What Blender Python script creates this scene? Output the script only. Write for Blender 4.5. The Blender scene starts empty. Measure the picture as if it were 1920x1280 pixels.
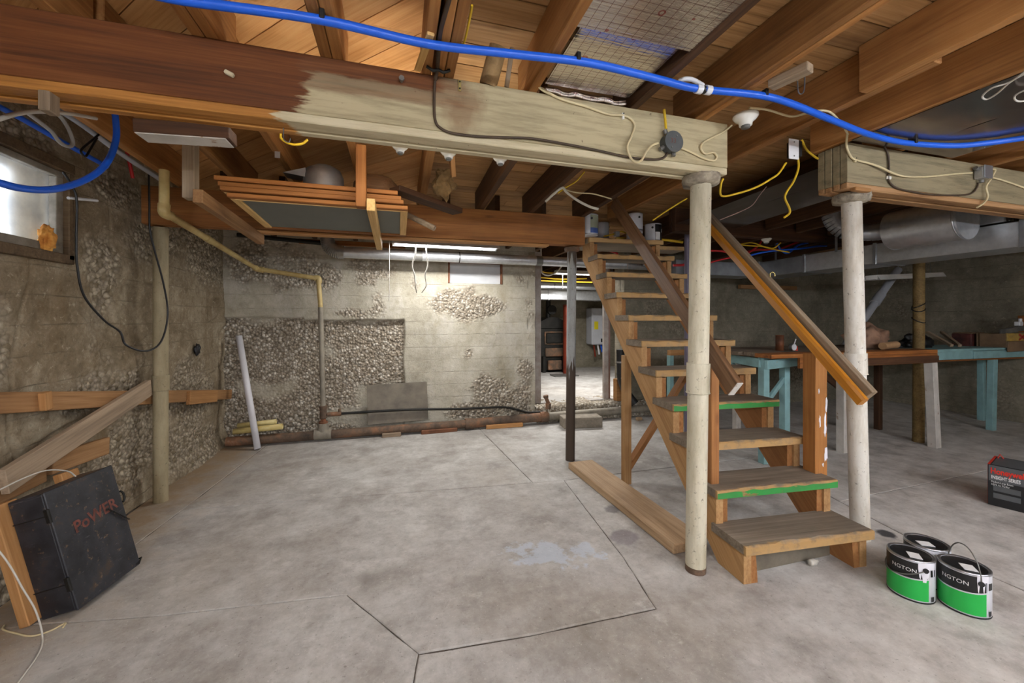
import bpy, bmesh, math, random
from mathutils import Vector, Matrix, noise as mnoise
random.seed(7)
sc = bpy.context.scene
COL = sc.collection
# ------------------------------------------------------------------ camera
F = 747.0; TH = math.radians(16); CH = 1.30
_c, _s = math.cos(TH), math.sin(TH)
cam = bpy.data.cameras.new('camera'); camo = bpy.data.objects.new('camera', cam); COL.objects.link(camo)
camo.location = (0, 0, CH); camo.rotation_euler = (math.radians(90), 0, -TH)
cam.sensor_width = 36; cam.sensor_fit = 'HORIZONTAL'; cam.lens = F / 1920 * 36; cam.shift_y = -40 / 1920
cam.clip_start = 0.02; cam.clip_end = 100
sc.camera = camo
# ------------------------------------------------------------------ world: flat overcast daylight outside the windows
w = bpy.data.worlds.new('World'); sc.world = w; w.use_nodes = True
w.node_tree.nodes['Background'].inputs[0].default_value = (0.86, 0.93, 1.0, 1)
w.node_tree.nodes['Background'].inputs[1].default_value = 5.0
sc.view_settings.view_transform = 'Standard'; sc.view_settings.look = 'None'
sc.view_settings.exposure = 0.68; sc.view_settings.gamma = 1; sc.view_settings.use_curve_mapping = False
LAMP_POWER = 18.0      # watts of one bare tube fixture
# ------------------------------------------------------------------ pixel -> place helpers (photo frame 1920x1280)
def ray(px, py):
    a = (px - 960) / F; b = (600 - py) / F
    return Vector((a * _c + _s, -a * _s + _c, b))
def atZ(px, py, z): r = ray(px, py); return r * ((z - CH) / r.z) + Vector((0, 0, CH))
def atY(px, py, y): r = ray(px, py); return r * (y / r.y) + Vector((0, 0, CH))
def atX(px, py, x): r = ray(px, py); return r * (x / r.x) + Vector((0, 0, CH))
def atD(px, py, d): return ray(px, py) * d + Vector((0, 0, CH))
V = Vector
# ------------------------------------------------------------------ mesh helpers
class MB:
    def __init__(s): s.v = []; s.f = []; s.smooth = []
    def add(s, verts, faces, smooth=False, M=None):
        o = len(s.v)
        for p in verts:
            p = Vector(p)
            s.v.append(M @ p if M else p)
        for f in faces: s.f.append([i + o for i in f]); s.smooth.append(smooth)
        return s
    def box(s, c, size, M=None, ch=0.0):
        hx, hy, hz = size[0] / 2, size[1] / 2, size[2] / 2; c = Vector(c)
        if ch <= 0:
            vs = [c + Vector((sx * hx, sy * hy, sz * hz)) for sx in (-1, 1) for sy in (-1, 1) for sz in (-1, 1)]
            return s.add(vs, [(0, 1, 3, 2), (4, 6, 7, 5), (0, 4, 5, 1), (2, 3, 7, 6), (0, 2, 6, 4), (1, 5, 7, 3)], False, M)
        ch = min(ch, hx * .8, hy * .8, hz * .8)
        vs = []; idx = {}
        for sx in (-1, 1):
            for sy in (-1, 1):
                for sz in (-1, 1):
                    for a in range(3):
                        h = [hx - ch, hy - ch, hz - ch]; h[a] += ch
                        idx[(sx, sy, sz, a)] = len(vs); vs.append(c + Vector((sx * h[0], sy * h[1], sz * h[2])))
        fs = []
        for a in range(3):
            b, d = (a + 1) % 3, (a + 2) % 3
            for sg in (-1, 1):
                q = []
                for (u, v) in ((-1, -1), (1, -1), (1, 1), (-1, 1)):
                    k = [0, 0, 0]; k[a] = sg; k[b] = u; k[d] = v; q.append(idx[(k[0], k[1], k[2], a)])
                fs.append(q if sg > 0 else q[::-1])
        for a in range(3):
            b, d = (a + 1) % 3, (a + 2) % 3
            for u in (-1, 1):
                for v in (-1, 1):
                    q = []
                    for (t, ax) in ((-1, b), (1, b), (1, d), (-1, d)):
                        k = [0, 0, 0]; k[a] = t; k[b] = u; k[d] = v; q.append(idx[(k[0], k[1], k[2], ax)])
                    fs.append(q if u * v > 0 else q[::-1])
        for sx in (-1, 1):
            for sy in (-1, 1):
                for sz in (-1, 1):
                    q = [idx[(sx, sy, sz, a)] for a in range(3)]
                    fs.append(q if sx * sy * sz > 0 else q[::-1])
        return s.add(vs, fs, False, M)
    def cyl(s, p0, p1, r0, r1=None, n=20, caps=True, smooth=True):
        p0, p1 = Vector(p0), Vector(p1); r1 = r0 if r1 is None else r1
        x = (p1 - p0).normalized(); a = x.orthogonal().normalized(); b = x.cross(a)
        vs = []
        for i in range(n):
            t = 2 * math.pi * i / n; u = a * math.cos(t) + b * math.sin(t)
            vs.append(p0 + u * r0); vs.append(p1 + u * r1)
        s.add(vs, [(2 * i, 2 * ((i + 1) % n), 2 * ((i + 1) % n) + 1, 2 * i + 1) for i in range(n)], smooth)
        if caps:
            s.add([vs[2 * i] for i in range(n)], [tuple(range(n))[::-1]])
            s.add([vs[2 * i + 1] for i in range(n)], [tuple(range(n))])
        return s
    def pipe(s, p0, p1, r, t=0.004, n=20):
        """hollow pipe with open ends"""
        p0, p1 = Vector(p0), Vector(p1); x = (p1 - p0).normalized(); a = x.orthogonal().normalized(); b = x.cross(a)
        rings = []
        for (p, q) in ((p0, r), (p1, r), (p1, r - t), (p0, r - t)):
            rings.append([p + (a * math.cos(2 * math.pi * i / n) + b * math.sin(2 * math.pi * i / n)) * q for i in range(n)])
        vs = [v for g in rings for v in g]; fs = []
        for k in range(4):
            for i in range(n):
                j = (i + 1) % n; fs.append((k * n + i, k * n + j, ((k + 1) % 4) * n + j, ((k + 1) % 4) * n + i))
        return s.add(vs, fs, True)
    def lathe(s, prof, n=28, M=None, smooth=True):
        vs = []; fs = []; k = len(prof)
        for i in range(n):
            t = 2 * math.pi * i / n
            for (r, z) in prof: vs.append(Vector((r * math.cos(t), r * math.sin(t), z)))
        for i in range(n):
            j = (i + 1) % n
            for q in range(k - 1): fs.append((i * k + q, j * k + q, j * k + q + 1, i * k + q + 1))
        return s.add(vs, fs, smooth, M)
    def tube(s, pts, r, n=8, caps=True, flat=None):
        pts = [Vector(p) for p in pts]; vs = []; up = None; m = len(pts)
        for i, p in enumerate(pts):
            t = (pts[min(i + 1, m - 1)] - pts[max(i - 1, 0)])
            t = t.normalized() if t.length > 1e-9 else Vector((0, 0, 1))
            if up is None: up = t.orthogonal().normalized()
            up = (up - t * up.dot(t)).normalized(); b = t.cross(up)
            for k in range(n):
                a = 2 * math.pi * k / n; vs.append(p + (up * math.cos(a) + b * math.sin(a)) * (r if not callable(r) else r(i / (m - 1))))
        fs = [(i * n + k, i * n + (k + 1) % n, (i + 1) * n + (k + 1) % n, (i + 1) * n + k) for i in range(m - 1) for k in range(n)]
        s.add(vs, fs, True)
        if caps:
            s.add(vs[:n], [tuple(range(n))[::-1]]); s.add(vs[-n:], [tuple(range(n))])
        return s
    def prism(s, poly, ax, d0, d1, M=None):
        """polygon of 2-D points extruded along axis ax (0,1,2) from d0 to d1"""
        def mk(p, d):
            q = [p[0], p[1]]; q.insert(ax, d); return Vector(q)
        n = len(poly); vs = [mk(p, d0) for p in poly] + [mk(p, d1) for p in poly]
        fs = [tuple(range(n))[::-1], tuple(range(n, 2 * n))] + [(i, (i + 1) % n, n + (i + 1) % n, n + i) for i in range(n)]
        return s.add(vs, fs, False, M)
def crom(pts, k=6):
    """Catmull-Rom through points"""
    P = [Vector(p) for p in pts]
    if len(P) < 3: return P
    P = [P[0] * 2 - P[1]] + P + [P[-1] * 2 - P[-2]]; out = []
    for i in range(1, len(P) - 2):
        for j in range(k):
            t = j / k; a, b, c, d = P[i - 1], P[i], P[i + 1], P[i + 2]
            out.append(0.5 * ((2 * b) + (c - a) * t + (2 * a - 5 * b + 4 * c - d) * t * t + (3 * b - a - 3 * c + d) * t ** 3))
    out.append(P[-2]); return out
WM = {}
def place(o, M, parent):
    if parent is not None:
        o.parent = parent; o.matrix_parent_inverse = WM[parent.name].inverted()
    o.matrix_basis = M; WM[o.name] = M
def props(o, label=None, cat=None, group=None, kind=None):
    if label: o['label'] = label
    if cat: o['category'] = cat
    if group: o['group'] = group
    if kind: o['kind'] = kind
    return o
def ob(name, mb, mat, parent=None, label=None, cat=None, group=None, kind=None, M=None, keep=False):
    me = bpy.data.meshes.new(name)
    if M is None:
        if keep: M = Matrix()
        else:
            xs = [v.x for v in mb.v]; ys = [v.y for v in mb.v]; zs = [v.z for v in mb.v]
            M = Matrix.Translation(((min(xs) + max(xs)) / 2, (min(ys) + max(ys)) / 2, min(zs)))
        Mi = M.inverted(); vs = [Mi @ v for v in mb.v]
    else: vs = mb.v
    me.from_pydata(vs, [], mb.f)
    me.polygons.foreach_set('use_smooth', mb.smooth)
    me.update()
    bm = bmesh.new(); bm.from_mesh(me); bmesh.ops.recalc_face_normals(bm, faces=bm.faces); bm.to_mesh(me); bm.free()
    if any(mb.smooth) and not all(mb.smooth):
        pass
    if mat is not None: me.materials.append(MAT[mat] if isinstance(mat, str) else mat)
    o = bpy.data.objects.new(name, me); COL.objects.link(o); place(o, M, parent)
    return props(o, label, cat, group, kind)
def T(name, label, cat, loc=(0, 0, 0), group=None, rz=0.0):
    o = bpy.data.objects.new(name, None); COL.objects.link(o); o.empty_display_size = .1
    place(o, Matrix.Translation(loc) @ Matrix.Rotation(rz, 4, 'Z'), None)
    return props(o, label, cat, group)
def frame(p0, p1, up=(0, 0, 1)):
    p0, p1 = Vector(p0), Vector(p1); x = (p1 - p0).normalized(); z = Vector(up); z = z - x * z.dot(x)
    if z.length < 1e-6: z = x.orthogonal()
    z.normalize(); y = z.cross(x)
    M = Matrix((x, y, z)).transposed().to_4x4(); M.translation = (p0 + p1) / 2
    return M, (p1 - p0).length
def board(name, p0, p1, wd, th, mat, parent=None, up=(0, 0, 1), ch=.003, **k):
    """timber from p0 to p1 (centre line), wd across, th along `up`; local X runs with the grain"""
    M, L = frame(p0, p1, up); mb = MB().box((0, 0, 0), (L, wd, th), ch=ch)
    return ob(name, mb, mat, parent, M=M, **k)
def cable(name, pts, r, mat, parent=None, n=8, k=6, smooth=True, **kw):
    return ob(name, MB().tube(crom(pts, k) if smooth else pts, r, n), mat, parent, **kw)
def copy_of(o, M, parent=None):
    c = o.copy(); COL.objects.link(c); c.parent = None; c.matrix_parent_inverse = Matrix(); place(c, M, parent); return c
# ------------------------------------------------------------------ materials
MAT = {}
def srgb(h):
    h = h.lstrip('#'); v = [int(h[i:i + 2], 16) / 255 for i in (0, 2, 4)]
    return tuple([x / 12.92 if x <= .04045 else ((x + .055) / 1.055) ** 2.4 for x in v] + [1.0])
class G:
    def __init__(s, name):
        s.m = bpy.data.materials.new(name); s.m.use_nodes = True; s.t = s.m.node_tree
        s.b = s.t.nodes['Principled BSDF']; MAT[name] = s.m
    def n(s, typ, ins=None, **pr):
        nd = s.t.nodes.new('ShaderNode' + typ)
        for k, v in pr.items(): setattr(nd, k, v)
        for k, v in (ins or {}).items(): s.set(nd.inputs[k], v)
        return nd
    def set(s, sock, v):
        if hasattr(v, 'is_output') or isinstance(v, bpy.types.NodeSocket): s.t.links.new(v, sock)
        else: sock.default_value = v
    def bs(s, **k):
        for a, v in k.items(): s.set(s.b.inputs[a.replace('_', ' ')], v)
    def obj(s): return s.n('TexCoord').outputs['Object']
    def pos(s): return s.n('NewGeometry').outputs['Position']
    def mp(s, vec, sc=(1, 1, 1), loc=(0, 0, 0)): return s.n('Mapping', {'Vector': vec, 'Scale': sc, 'Location': loc}).outputs[0]
    def noise(s, vec, scale, detail=4, rough=.55, dist=0.0):
        return s.n('TexNoise', {'Vector': vec, 'Scale': scale, 'Detail': detail, 'Roughness': rough, 'Distortion': dist}).outputs[0]
    def ramp(s, fac, stops, interp='LINEAR'):
        nd = s.n('ValToRGB', {'Fac': fac}); cr = nd.color_ramp; cr.interpolation = interp
        while len(cr.elements) < len(stops): cr.elements.new(.5)
        for e, (p, c) in zip(cr.elements, stops):
            e.position = p; e.color = srgb(c) if isinstance(c, str) else ((c, c, c, 1) if not hasattr(c, '__len__') else c)
        return nd.outputs[0]
    def mix(s, fac, a, b, mode='MIX'):
        nd = s.n('MixRGB', {'Fac': fac, 'Color1': srgb(a) if isinstance(a, str) else a, 'Color2': srgb(b) if isinstance(b, str) else b}, blend_type=mode)
        return nd.outputs[0]
    def math(s, op, a, b=0.0, c=None):
        nd = s.n('Math', {0: a, 1: b}, operation=op)
        if c is not None: s.set(nd.inputs[2], c)
        return nd.outputs[0]
    def sep(s, v): return s.n('SeparateXYZ', {0: v}).outputs
    def bump(s, h, strength=.3, dist=.01, normal=None):
        ins = {'Height': h, 'Strength': strength, 'Distance': dist}
        if normal is not None: ins['Normal'] = normal
        nd = s.n('Bump', ins); s.set(s.b.inputs['Normal'], nd.outputs[0]); return nd.outputs[0]
    def rnd(s): return s.n('ObjectInfo').outputs['Random']
def rvec(g, v, amt=17.0):
    """object coordinates shifted by a random amount per object, so alike pieces differ"""
    r = g.rnd(); c = g.n('CombineXYZ', {0: g.math('MULTIPLY', r, amt), 1: g.math('MULTIPLY', r, amt * 1.7), 2: g.math('MULTIPLY', r, amt * .6)}).outputs[0]
    return g.n('VectorMath', {0: v, 1: c}, operation='ADD').outputs[0]
def wood(name, dark, mid, light, rough=.72, dirt=.35, dirtcol='#2a1d12', tone=.25, gs=1.0, spec=.3, coat=0.0, bumps=.25):
    g = G(name); o = rvec(g, g.obj())
    fine = g.noise(g.mp(o, (1.1 * gs, 38 * gs, 38 * gs)), 2.2, 5, .62, .3)
    ring = g.noise(g.mp(o, (.55 * gs, 7 * gs, 7 * gs)), 1.6, 3, .5, 1.2)
    f = g.math('ADD', g.math('MULTIPLY', fine, .55), g.math('MULTIPLY', ring, .45))
    col = g.ramp(f, [(.30, dark), (.5, mid), (.72, light)])
    big = g.noise(o, 1.9, 4, .6)
    col = g.mix(g.ramp(big, [(.48, 0.0), (.72, dirt)]), col, dirtcol)
    kn = g.n('TexVoronoi', {'Vector': g.mp(o, (1.3, 4.2, 4.2)), 'Scale': 1.25}).outputs['Distance']
    col = g.mix(g.ramp(kn, [(.03, .75), (.085, 0.0)]), col, dark)
    t = g.math('ADD', g.math('MULTIPLY', g.rnd(), tone * 2), 1 - tone)
    hs = g.n('HueSaturation', {'Color': col, 'Value': t}).outputs[0]
    g.bs(Base_Color=hs, Roughness=rough, Specular_IOR_Level=spec, Coat_Weight=coat, Coat_Roughness=.25)
    g.bump(f, bumps, .006); return g
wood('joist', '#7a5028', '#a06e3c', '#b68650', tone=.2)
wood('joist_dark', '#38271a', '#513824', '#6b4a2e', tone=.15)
wood('subfloor', '#a8743c', '#c8935a', '#d8aa72', dirt=.25, dirtcol='#6a4320', tone=.18)
wood('subfloor_old', '#7a5732', '#a97f50', '#bf9a6c', dirt=.5, dirtcol='#3a2c20', tone=.2)
wood('fir_beam', '#6a4222', '#8f5d31', '#a5723f', dirt=.3, tone=.05)
wood('stair', '#906a44', '#ae875a', '#c09d70', dirt=.25, dirtcol='#6b4220', tone=.12)
wood('stair_inner', '#754b29', '#99683c', '#ad7c4c', dirt=.3, tone=.12)
wood('newel', '#7d5028', '#a46d38', '#b9834a', dirt=.25, tone=.05)
g = wood('tread', '#594e42', '#7f7364', '#9b8f7e', dirt=.5, dirtcol='#50473d', tone=.12)
hs0 = g.b.inputs['Base Color'].links[0].from_socket; oy = g.sep(g.obj())[1]; nn = g.noise(g.obj(), 14, 5, .65)
ew = g.math('ADD', g.math('MULTIPLY', oy, 5.0), g.math('MULTIPLY', nn, .35))
g.bs(Base_Color=g.mix(g.ramp(g.math('ADD', ew, 1.0), [(.56, .85), (.66, 0.0)]), hs0, '#b5905c'))
wood('rail_dark', '#523a27', '#75563c', '#93755a', dirt=.3, tone=.05, rough=.5)
wood('rail_orange', '#a9681a', '#bf7e24', '#cb8f34', dirt=.08, tone=.04, rough=.32, coat=.5, bumps=.08)
wood('weathered', '#6e5d49', '#94816a', '#b3a188', dirt=.35, dirtcol='#43382d', tone=.12)
wood('plank', '#8a6f52', '#b59877', '#cab292', dirt=.35, dirtcol='#5e4635', tone=.05)
wood('wall_board', '#785434', '#9c744c', '#b48d64', dirt=.4, dirtcol='#47321f', tone=.12)
wood('grey_board', '#6a5c4d', '#9a8670', '#b59f86', dirt=.4, dirtcol='#453b31', tone=.1)
wood('orange_wood', '#8c6036', '#af8050', '#c49766', dirt=.18, tone=.1)
wood('light_wood', '#b98f52', '#d8b274', '#e4c48c', dirt=.15, dirtcol='#a57f4a', tone=.08)
wood('frame_wood', '#6d3f1e', '#97602f', '#a8713c', dirt=.2, tone=.1)
wood('bench_top', '#4a3f36', '#6f6254', '#8a7b6a', dirt=.4, tone=.1)
wood('bench_brown', '#5e3417', '#8f5727', '#a86e38', dirt=.45, dirtcol='#241812', tone=.15)
wood('dark_wood', '#2c1c12', '#452c1b', '#5c3d26', dirt=.35, tone=.12)
wood('dark_casing', '#3f3122', '#63503a', '#7d6a50', dirt=.4, tone=.05)
wood('post_brown', '#4d3c20', '#75603a', '#8d7649', dirt=.4, dirtcol='#33281a', tone=.05)
def chipped(name, paint, under='wood', dark='#6e4a28', light='#a4784a', amt=.42, rough=.6):
    """paint worn through to timber in patches"""
    g = G(name); o = rvec(g, g.obj())
    gr = g.noise(g.mp(o, (1, 26, 26)), 2, 4, .6)
    wd = g.ramp(gr, [(.38, dark), (.62, light)])
    m = g.noise(g.mp(o, (3, 6, 6)), 2.4, 6, .7)
    k = g.ramp(m, [(amt - .02, 0.0), (amt + .02, 1.0)])
    p2 = g.mix(g.ramp(g.noise(o, 9, 4), [(.4, 0.0), (.75, .35)]), paint, '#4a4a40')
    g.bs(Base_Color=g.mix(k, wd, p2), Roughness=rough); g.bump(k, .25, .004); return g
chipped('teal_paint', '#83abad', amt=.30)
chipped('white_chipped', '#cfcac2', amt=.40, dark='#7a5a3e', light='#b08c66')
chipped('white_post_wood', '#c4bfb8', amt=.36, dark='#7d6a5c', light='#a08c7c')
chipped('green_paint', '#2f8f3f', amt=.40, dark='#7c5e3c', light='#b8945e')
chipped('paint_spatter', '#ded8cc', amt=.60, dark='#8a5526', light='#b8803f')
chipped('cream_wood', '#cfc2a0', amt=.34, dark='#9a7a55', light='#c4a47a')
def plain(name, col, rough=.5, metal=0.0, var=.12, scale=7.0, bumps=.0, spec=.5, dark=None, coat=0.0, alpha=None):
    g = G(name); o = rvec(g, g.obj()); nz = g.noise(o, scale, 5, .65)
    c = srgb(col); d = srgb(dark) if dark else tuple(x * (1 - var * 2.2) for x in c[:3]) + (1,)
    g.bs(Base_Color=g.mix(g.ramp(nz, [(.35, 1.0), (.68, 0.0)]), c, d), Roughness=rough, Metallic=metal, Specular_IOR_Level=spec, Coat_Weight=coat)
    if bumps: g.bump(nz, bumps, .004)
    return g
plain('blue_pex', '#1a5fd8', .35, var=.05)
plain('red_pex', '#c81e22', .4, var=.08)
plain('yellow_cable', '#dcb51e', .5, var=.08)
plain('beige_cable', '#d6c69c', .55, var=.1)
plain('brown_cable', '#4c3b2a', .6, var=.2)
plain('white_cable', '#d4d0c6', .5, var=.08)
plain('grey_cable', '#a9a7a2', .5, var=.1)
plain('black_cable', '#1c1c1e', .4, var=.1)
plain('black', '#131314', .5, var=.2)
plain('black_iron', '#26241f', .6, .3, var=.3, bumps=.3)
plain('pvc_white', '#dcdbe0', .35, var=.04)
plain('pvc_yellow', '#d9cc92', .4, var=.08, dark='#bfa763')
plain('pvc_tan', '#d3be83', .42, var=.1, dark='#a58a52', scale=4)
plain('pvc_grey', '#aeb2ba', .4, var=.08)
plain('steel_grey', '#84837f', .5, .5, var=.2, bumps=.1)
plain('box_grey', '#5b5e5e', .6, .3, var=.15)
plain('lamp_white', '#e2e2de', .35, var=.05)
plain('porcelain', '#e6e4dc', .25, var=.04)
plain('heater_white', '#c9ccd4', .4, var=.05)
plain('sticker_yellow', '#e3d21e', .5, var=.02)
plain('copper_red', '#8f3a24', .45, .4, var=.2)
plain('rust_can', '#7b4a2c', .6, .3, var=.3)
plain('foam', '#dca24e', .9, var=.3, scale=18, bumps=.6, dark='#a8641c')
plain('plaster_bag', '#9a7760', .8, var=.2, bumps=.2)
plain('kraft', '#b08a62', .85, var=.15)
plain('can_white', '#cdcfd6', .35, var=.06)
plain('can_green', '#22b04a', .4, var=.03)
plain('can_black', '#17181a', .4, var=.1)
plain('can_blue', '#3f5a9c', .4, var=.08)
plain('can_sage', '#9aa08a', .5, var=.1)
plain('paint_drip', '#e3e2ea', .3, var=.03)
plain('metal_rim', '#b9bbc0', .3, .9, var=.1)
plain('carton_black', '#1b1c1e', .45, var=.08)
plain('carton_grey', '#55585b', .45, var=.1)
plain('carton_red', '#c8321e', .5, var=.05)
plain('print_red', '#d8301c', .5, var=.02)
plain('print_white', '#e8e8e8', .5, var=.02)
plain('print_faded', '#7d463a', .7, var=.25, scale=30)
plain('crate_yellow', '#c9a23e', .7, var=.2, dark='#7d6a40')
plain('crate_wood', '#7a6248', .8, var=.2)
plain('crate_red_box', '#5e2c26', .7, var=.35)
plain('x_red', '#a2201e', .6, var=.1)
plain('screen_mesh', '#6d6f69', .7, var=.04)
plain('sheet_board', '#7b7263', .55, var=.2, dark='#5a5347', scale=5)
plain('dark_sheet', '#85776f', .16, .8, var=.1, scale=3)
plain('concrete_block', '#9d9384', .9, var=.2, bumps=.4, scale=16)
plain('brick', '#8a5a3e', .85, var=.25, bumps=.3)
plain('stud_pale', '#b9b4b0', .7, var=.12, dark='#9a8d84')
plain('stud_pink', '#a98a80', .75, var=.12)
plain('purple_pipe', '#6b6478', .5, var=.12)
plain('mortar_collar', '#b8ad98', .8, var=.3, bumps=.8, scale=24, dark='#6a6257')
plain('brass', '#c9b676', .35, .6, var=.1)
plain('tar', '#1d1d24', .45, var=.2, bumps=.6, scale=30)
plain('window_frame', '#8d8578', .75, var=.2, dark='#5d5344', bumps=.2)
plain('print_marks', '#2a2a2c', .5, var=.02)
plain('insulation', '#b09a78', .95, var=.3, bumps=.8, scale=30)
plain('paper_torn', '#a98a5e', .9, var=.25, bumps=.5, scale=12)
plain('blue_tag', '#3558c0', .5, var=.1)
plain('white_plastic', '#dedfe2', .4, var=.04)
plain('sky_board', '#d3d6da', .6, var=.05, dark='#bfc2c6')
# galvanised sheet
g = G('galv'); o = g.obj(); v = g.noise(o, 22, 3, .6); g.bs(Base_Color=g.ramp(v, [(.3, '#bfc2c6'), (.7, '#d2d5d8')]), Metallic=.8, Roughness=.36)
g = G('galv_dull'); o = g.obj(); nz = g.noise(o, 6, 5); g.bs(Base_Color=g.ramp(nz, [(.3, '#84868a'), (.7, '#a9acb0')]), Metallic=.75, Roughness=.38)
# foil faced insulation with printed red grid
g = G('foil'); o = g.obj(); sx = g.sep(o)
def gridline(a, per, wdt):
    fr = g.math('FRACT', g.math('MULTIPLY', a, 1 / per)); return g.math('LESS_THAN', g.math('ABSOLUTE', g.math('SUBTRACT', fr, .5)), wdt)
ln = g.math('MAXIMUM', gridline(sx[0], .036, .03), gridline(sx[1], .036, .03))
dots = g.n('TexVoronoi', {'Vector': g.mp(o, (1, 1, 0)), 'Scale': 8.0, 'Randomness': .25}).outputs['Distance']
ring = g.math('COMPARE', dots, .085, .022)
col = g.mix(g.math('MULTIPLY', ln, .75), '#dcd5cf', '#7c4846'); col = g.mix(g.math('MULTIPLY', ring, .7), col, '#b03a34')
g.bs(Base_Color=col, Metallic=.95, Roughness=.2); g.bump(g.noise(g.mp(o, (3, 30, 3)), 3, 3), .25, .01)
# cast iron drain with rust
g = G('cast_iron'); o = g.pos(); nz = g.noise(o, 5, 6, .7)
g.bs(Base_Color=g.ramp(nz, [(.3, '#3d342c'), (.5, '#6a5646'), (.62, '#8a6247'), (.75, '#a09080')]), Roughness=.8, Metallic=.15); g.bump(g.noise(o, 60, 4), .4, .004)
g = G('galv_pipe_old'); o = g.pos(); nz = g.noise(g.mp(o, (1, 1, .5)), 7, 6, .7)
g.bs(Base_Color=g.ramp(nz, [(.3, '#6c6458'), (.55, '#918a7c'), (.75, '#a99f8c')]), Roughness=.7, Metallic=.2); g.bump(nz, .2, .003)
# painted steel posts
def postmat(name, base, dirty, lowdark, chips=None):
    g = G(name); o = g.obj(); z = g.sep(o)[2]
    nz = g.noise(g.mp(o, (6, 6, 1.4)), 2, 6, .7); sp = g.noise(o, 46, 5, .75)
    col = g.mix(g.ramp(nz, [(.42, 0.0), (.70, .8)]), base, dirty)
    col = g.mix(g.ramp(sp, [(.60, 0.0), (.68, .8)]), col, lowdark)
    if chips:
        ck = g.math('MULTIPLY', g.math('ADD', z, g.math('MULTIPLY', g.noise(g.mp(o, (14, 14, 1.6)), 1.6, 3), .7)), .4)
        col = g.mix(g.ramp(ck, [(chips * .4 - .01, 1.0), (chips * .4, 0.0)]), col, lowdark)
        col = g.mix(g.ramp(ck, [(.86, 0.0), (.88, 1.0)]), col, lowdark)
    g.bs(Base_Color=col, Roughness=.62, Specular_IOR_Level=.3); g.bump(sp, .25, .003)
postmat('post_cream', '#cfc9b4', '#a39b7e', '#6a6252')
postmat('post_white', '#d8d5cc', '#aaa08c', '#5e574c')
postmat('post_blue_grey', '#a3a7a8', '#7c7b76', '#4b4037', chips=1.25)
postmat('post_tan', '#a3977a', '#7d7054', '#5a4f3e')
# black electrical box
g = G('black_box'); o = g.obj(); nz = g.noise(o, 9, 6, .7); n2 = g.noise(o, 34, 5, .7)
col = g.ramp(nz, [(.40, '#1e1f24'), (.56, '#2c2d33'), (.70, '#44362b')]); col = g.mix(g.ramp(n2, [(.60, 0.0), (.68, .7)]), col, '#7a6244'); col = g.mix(g.ramp(g.noise(g.mp(o, (1, 3, 14)), 5, 5, .7), [(.62, 0.0), (.70, .5)]), col, '#6b6a6c')
g.bs(Base_Color=col, Roughness=g.ramp(nz, [(.3, .35), (.7, .6)]), Specular_IOR_Level=.5); g.bump(n2, .15, .003)
# window glass: frosted with grime
g = G('grimy_glass'); o = g.obj(); nz = g.noise(o, 7, 5, .65)
g.bs(Base_Color=g.ramp(nz, [(.35, '#c9ced6'), (.7, '#f2f4f6')]), Roughness=.55, Transmission_Weight=.85, IOR=1.1)
g = G('frost_glass'); o = g.obj(); g.bs(Base_Color=g.ramp(g.noise(o, 5, 4), [(.35, '#dfe2e6'), (.7, '#f2f3f4')]), Roughness=.7, Transmission_Weight=.3, IOR=1.1)
# lit tube
def emit(name, col, st):
    g = G(name); g.bs(Base_Color=srgb(col), Emission_Color=srgb(col), Emission_Strength=st, Roughness=.4)
emit('lit_tube', '#f4f8ff', 7.0)
emit('fill_tube_bare', '#f3f7ff', 88.0)  # glow of the fill tubes added behind the camera
emit('fill_tube_dim', '#f7f4ec', 15.0)  # weaker glow of the added tube hidden by the main beam
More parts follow.
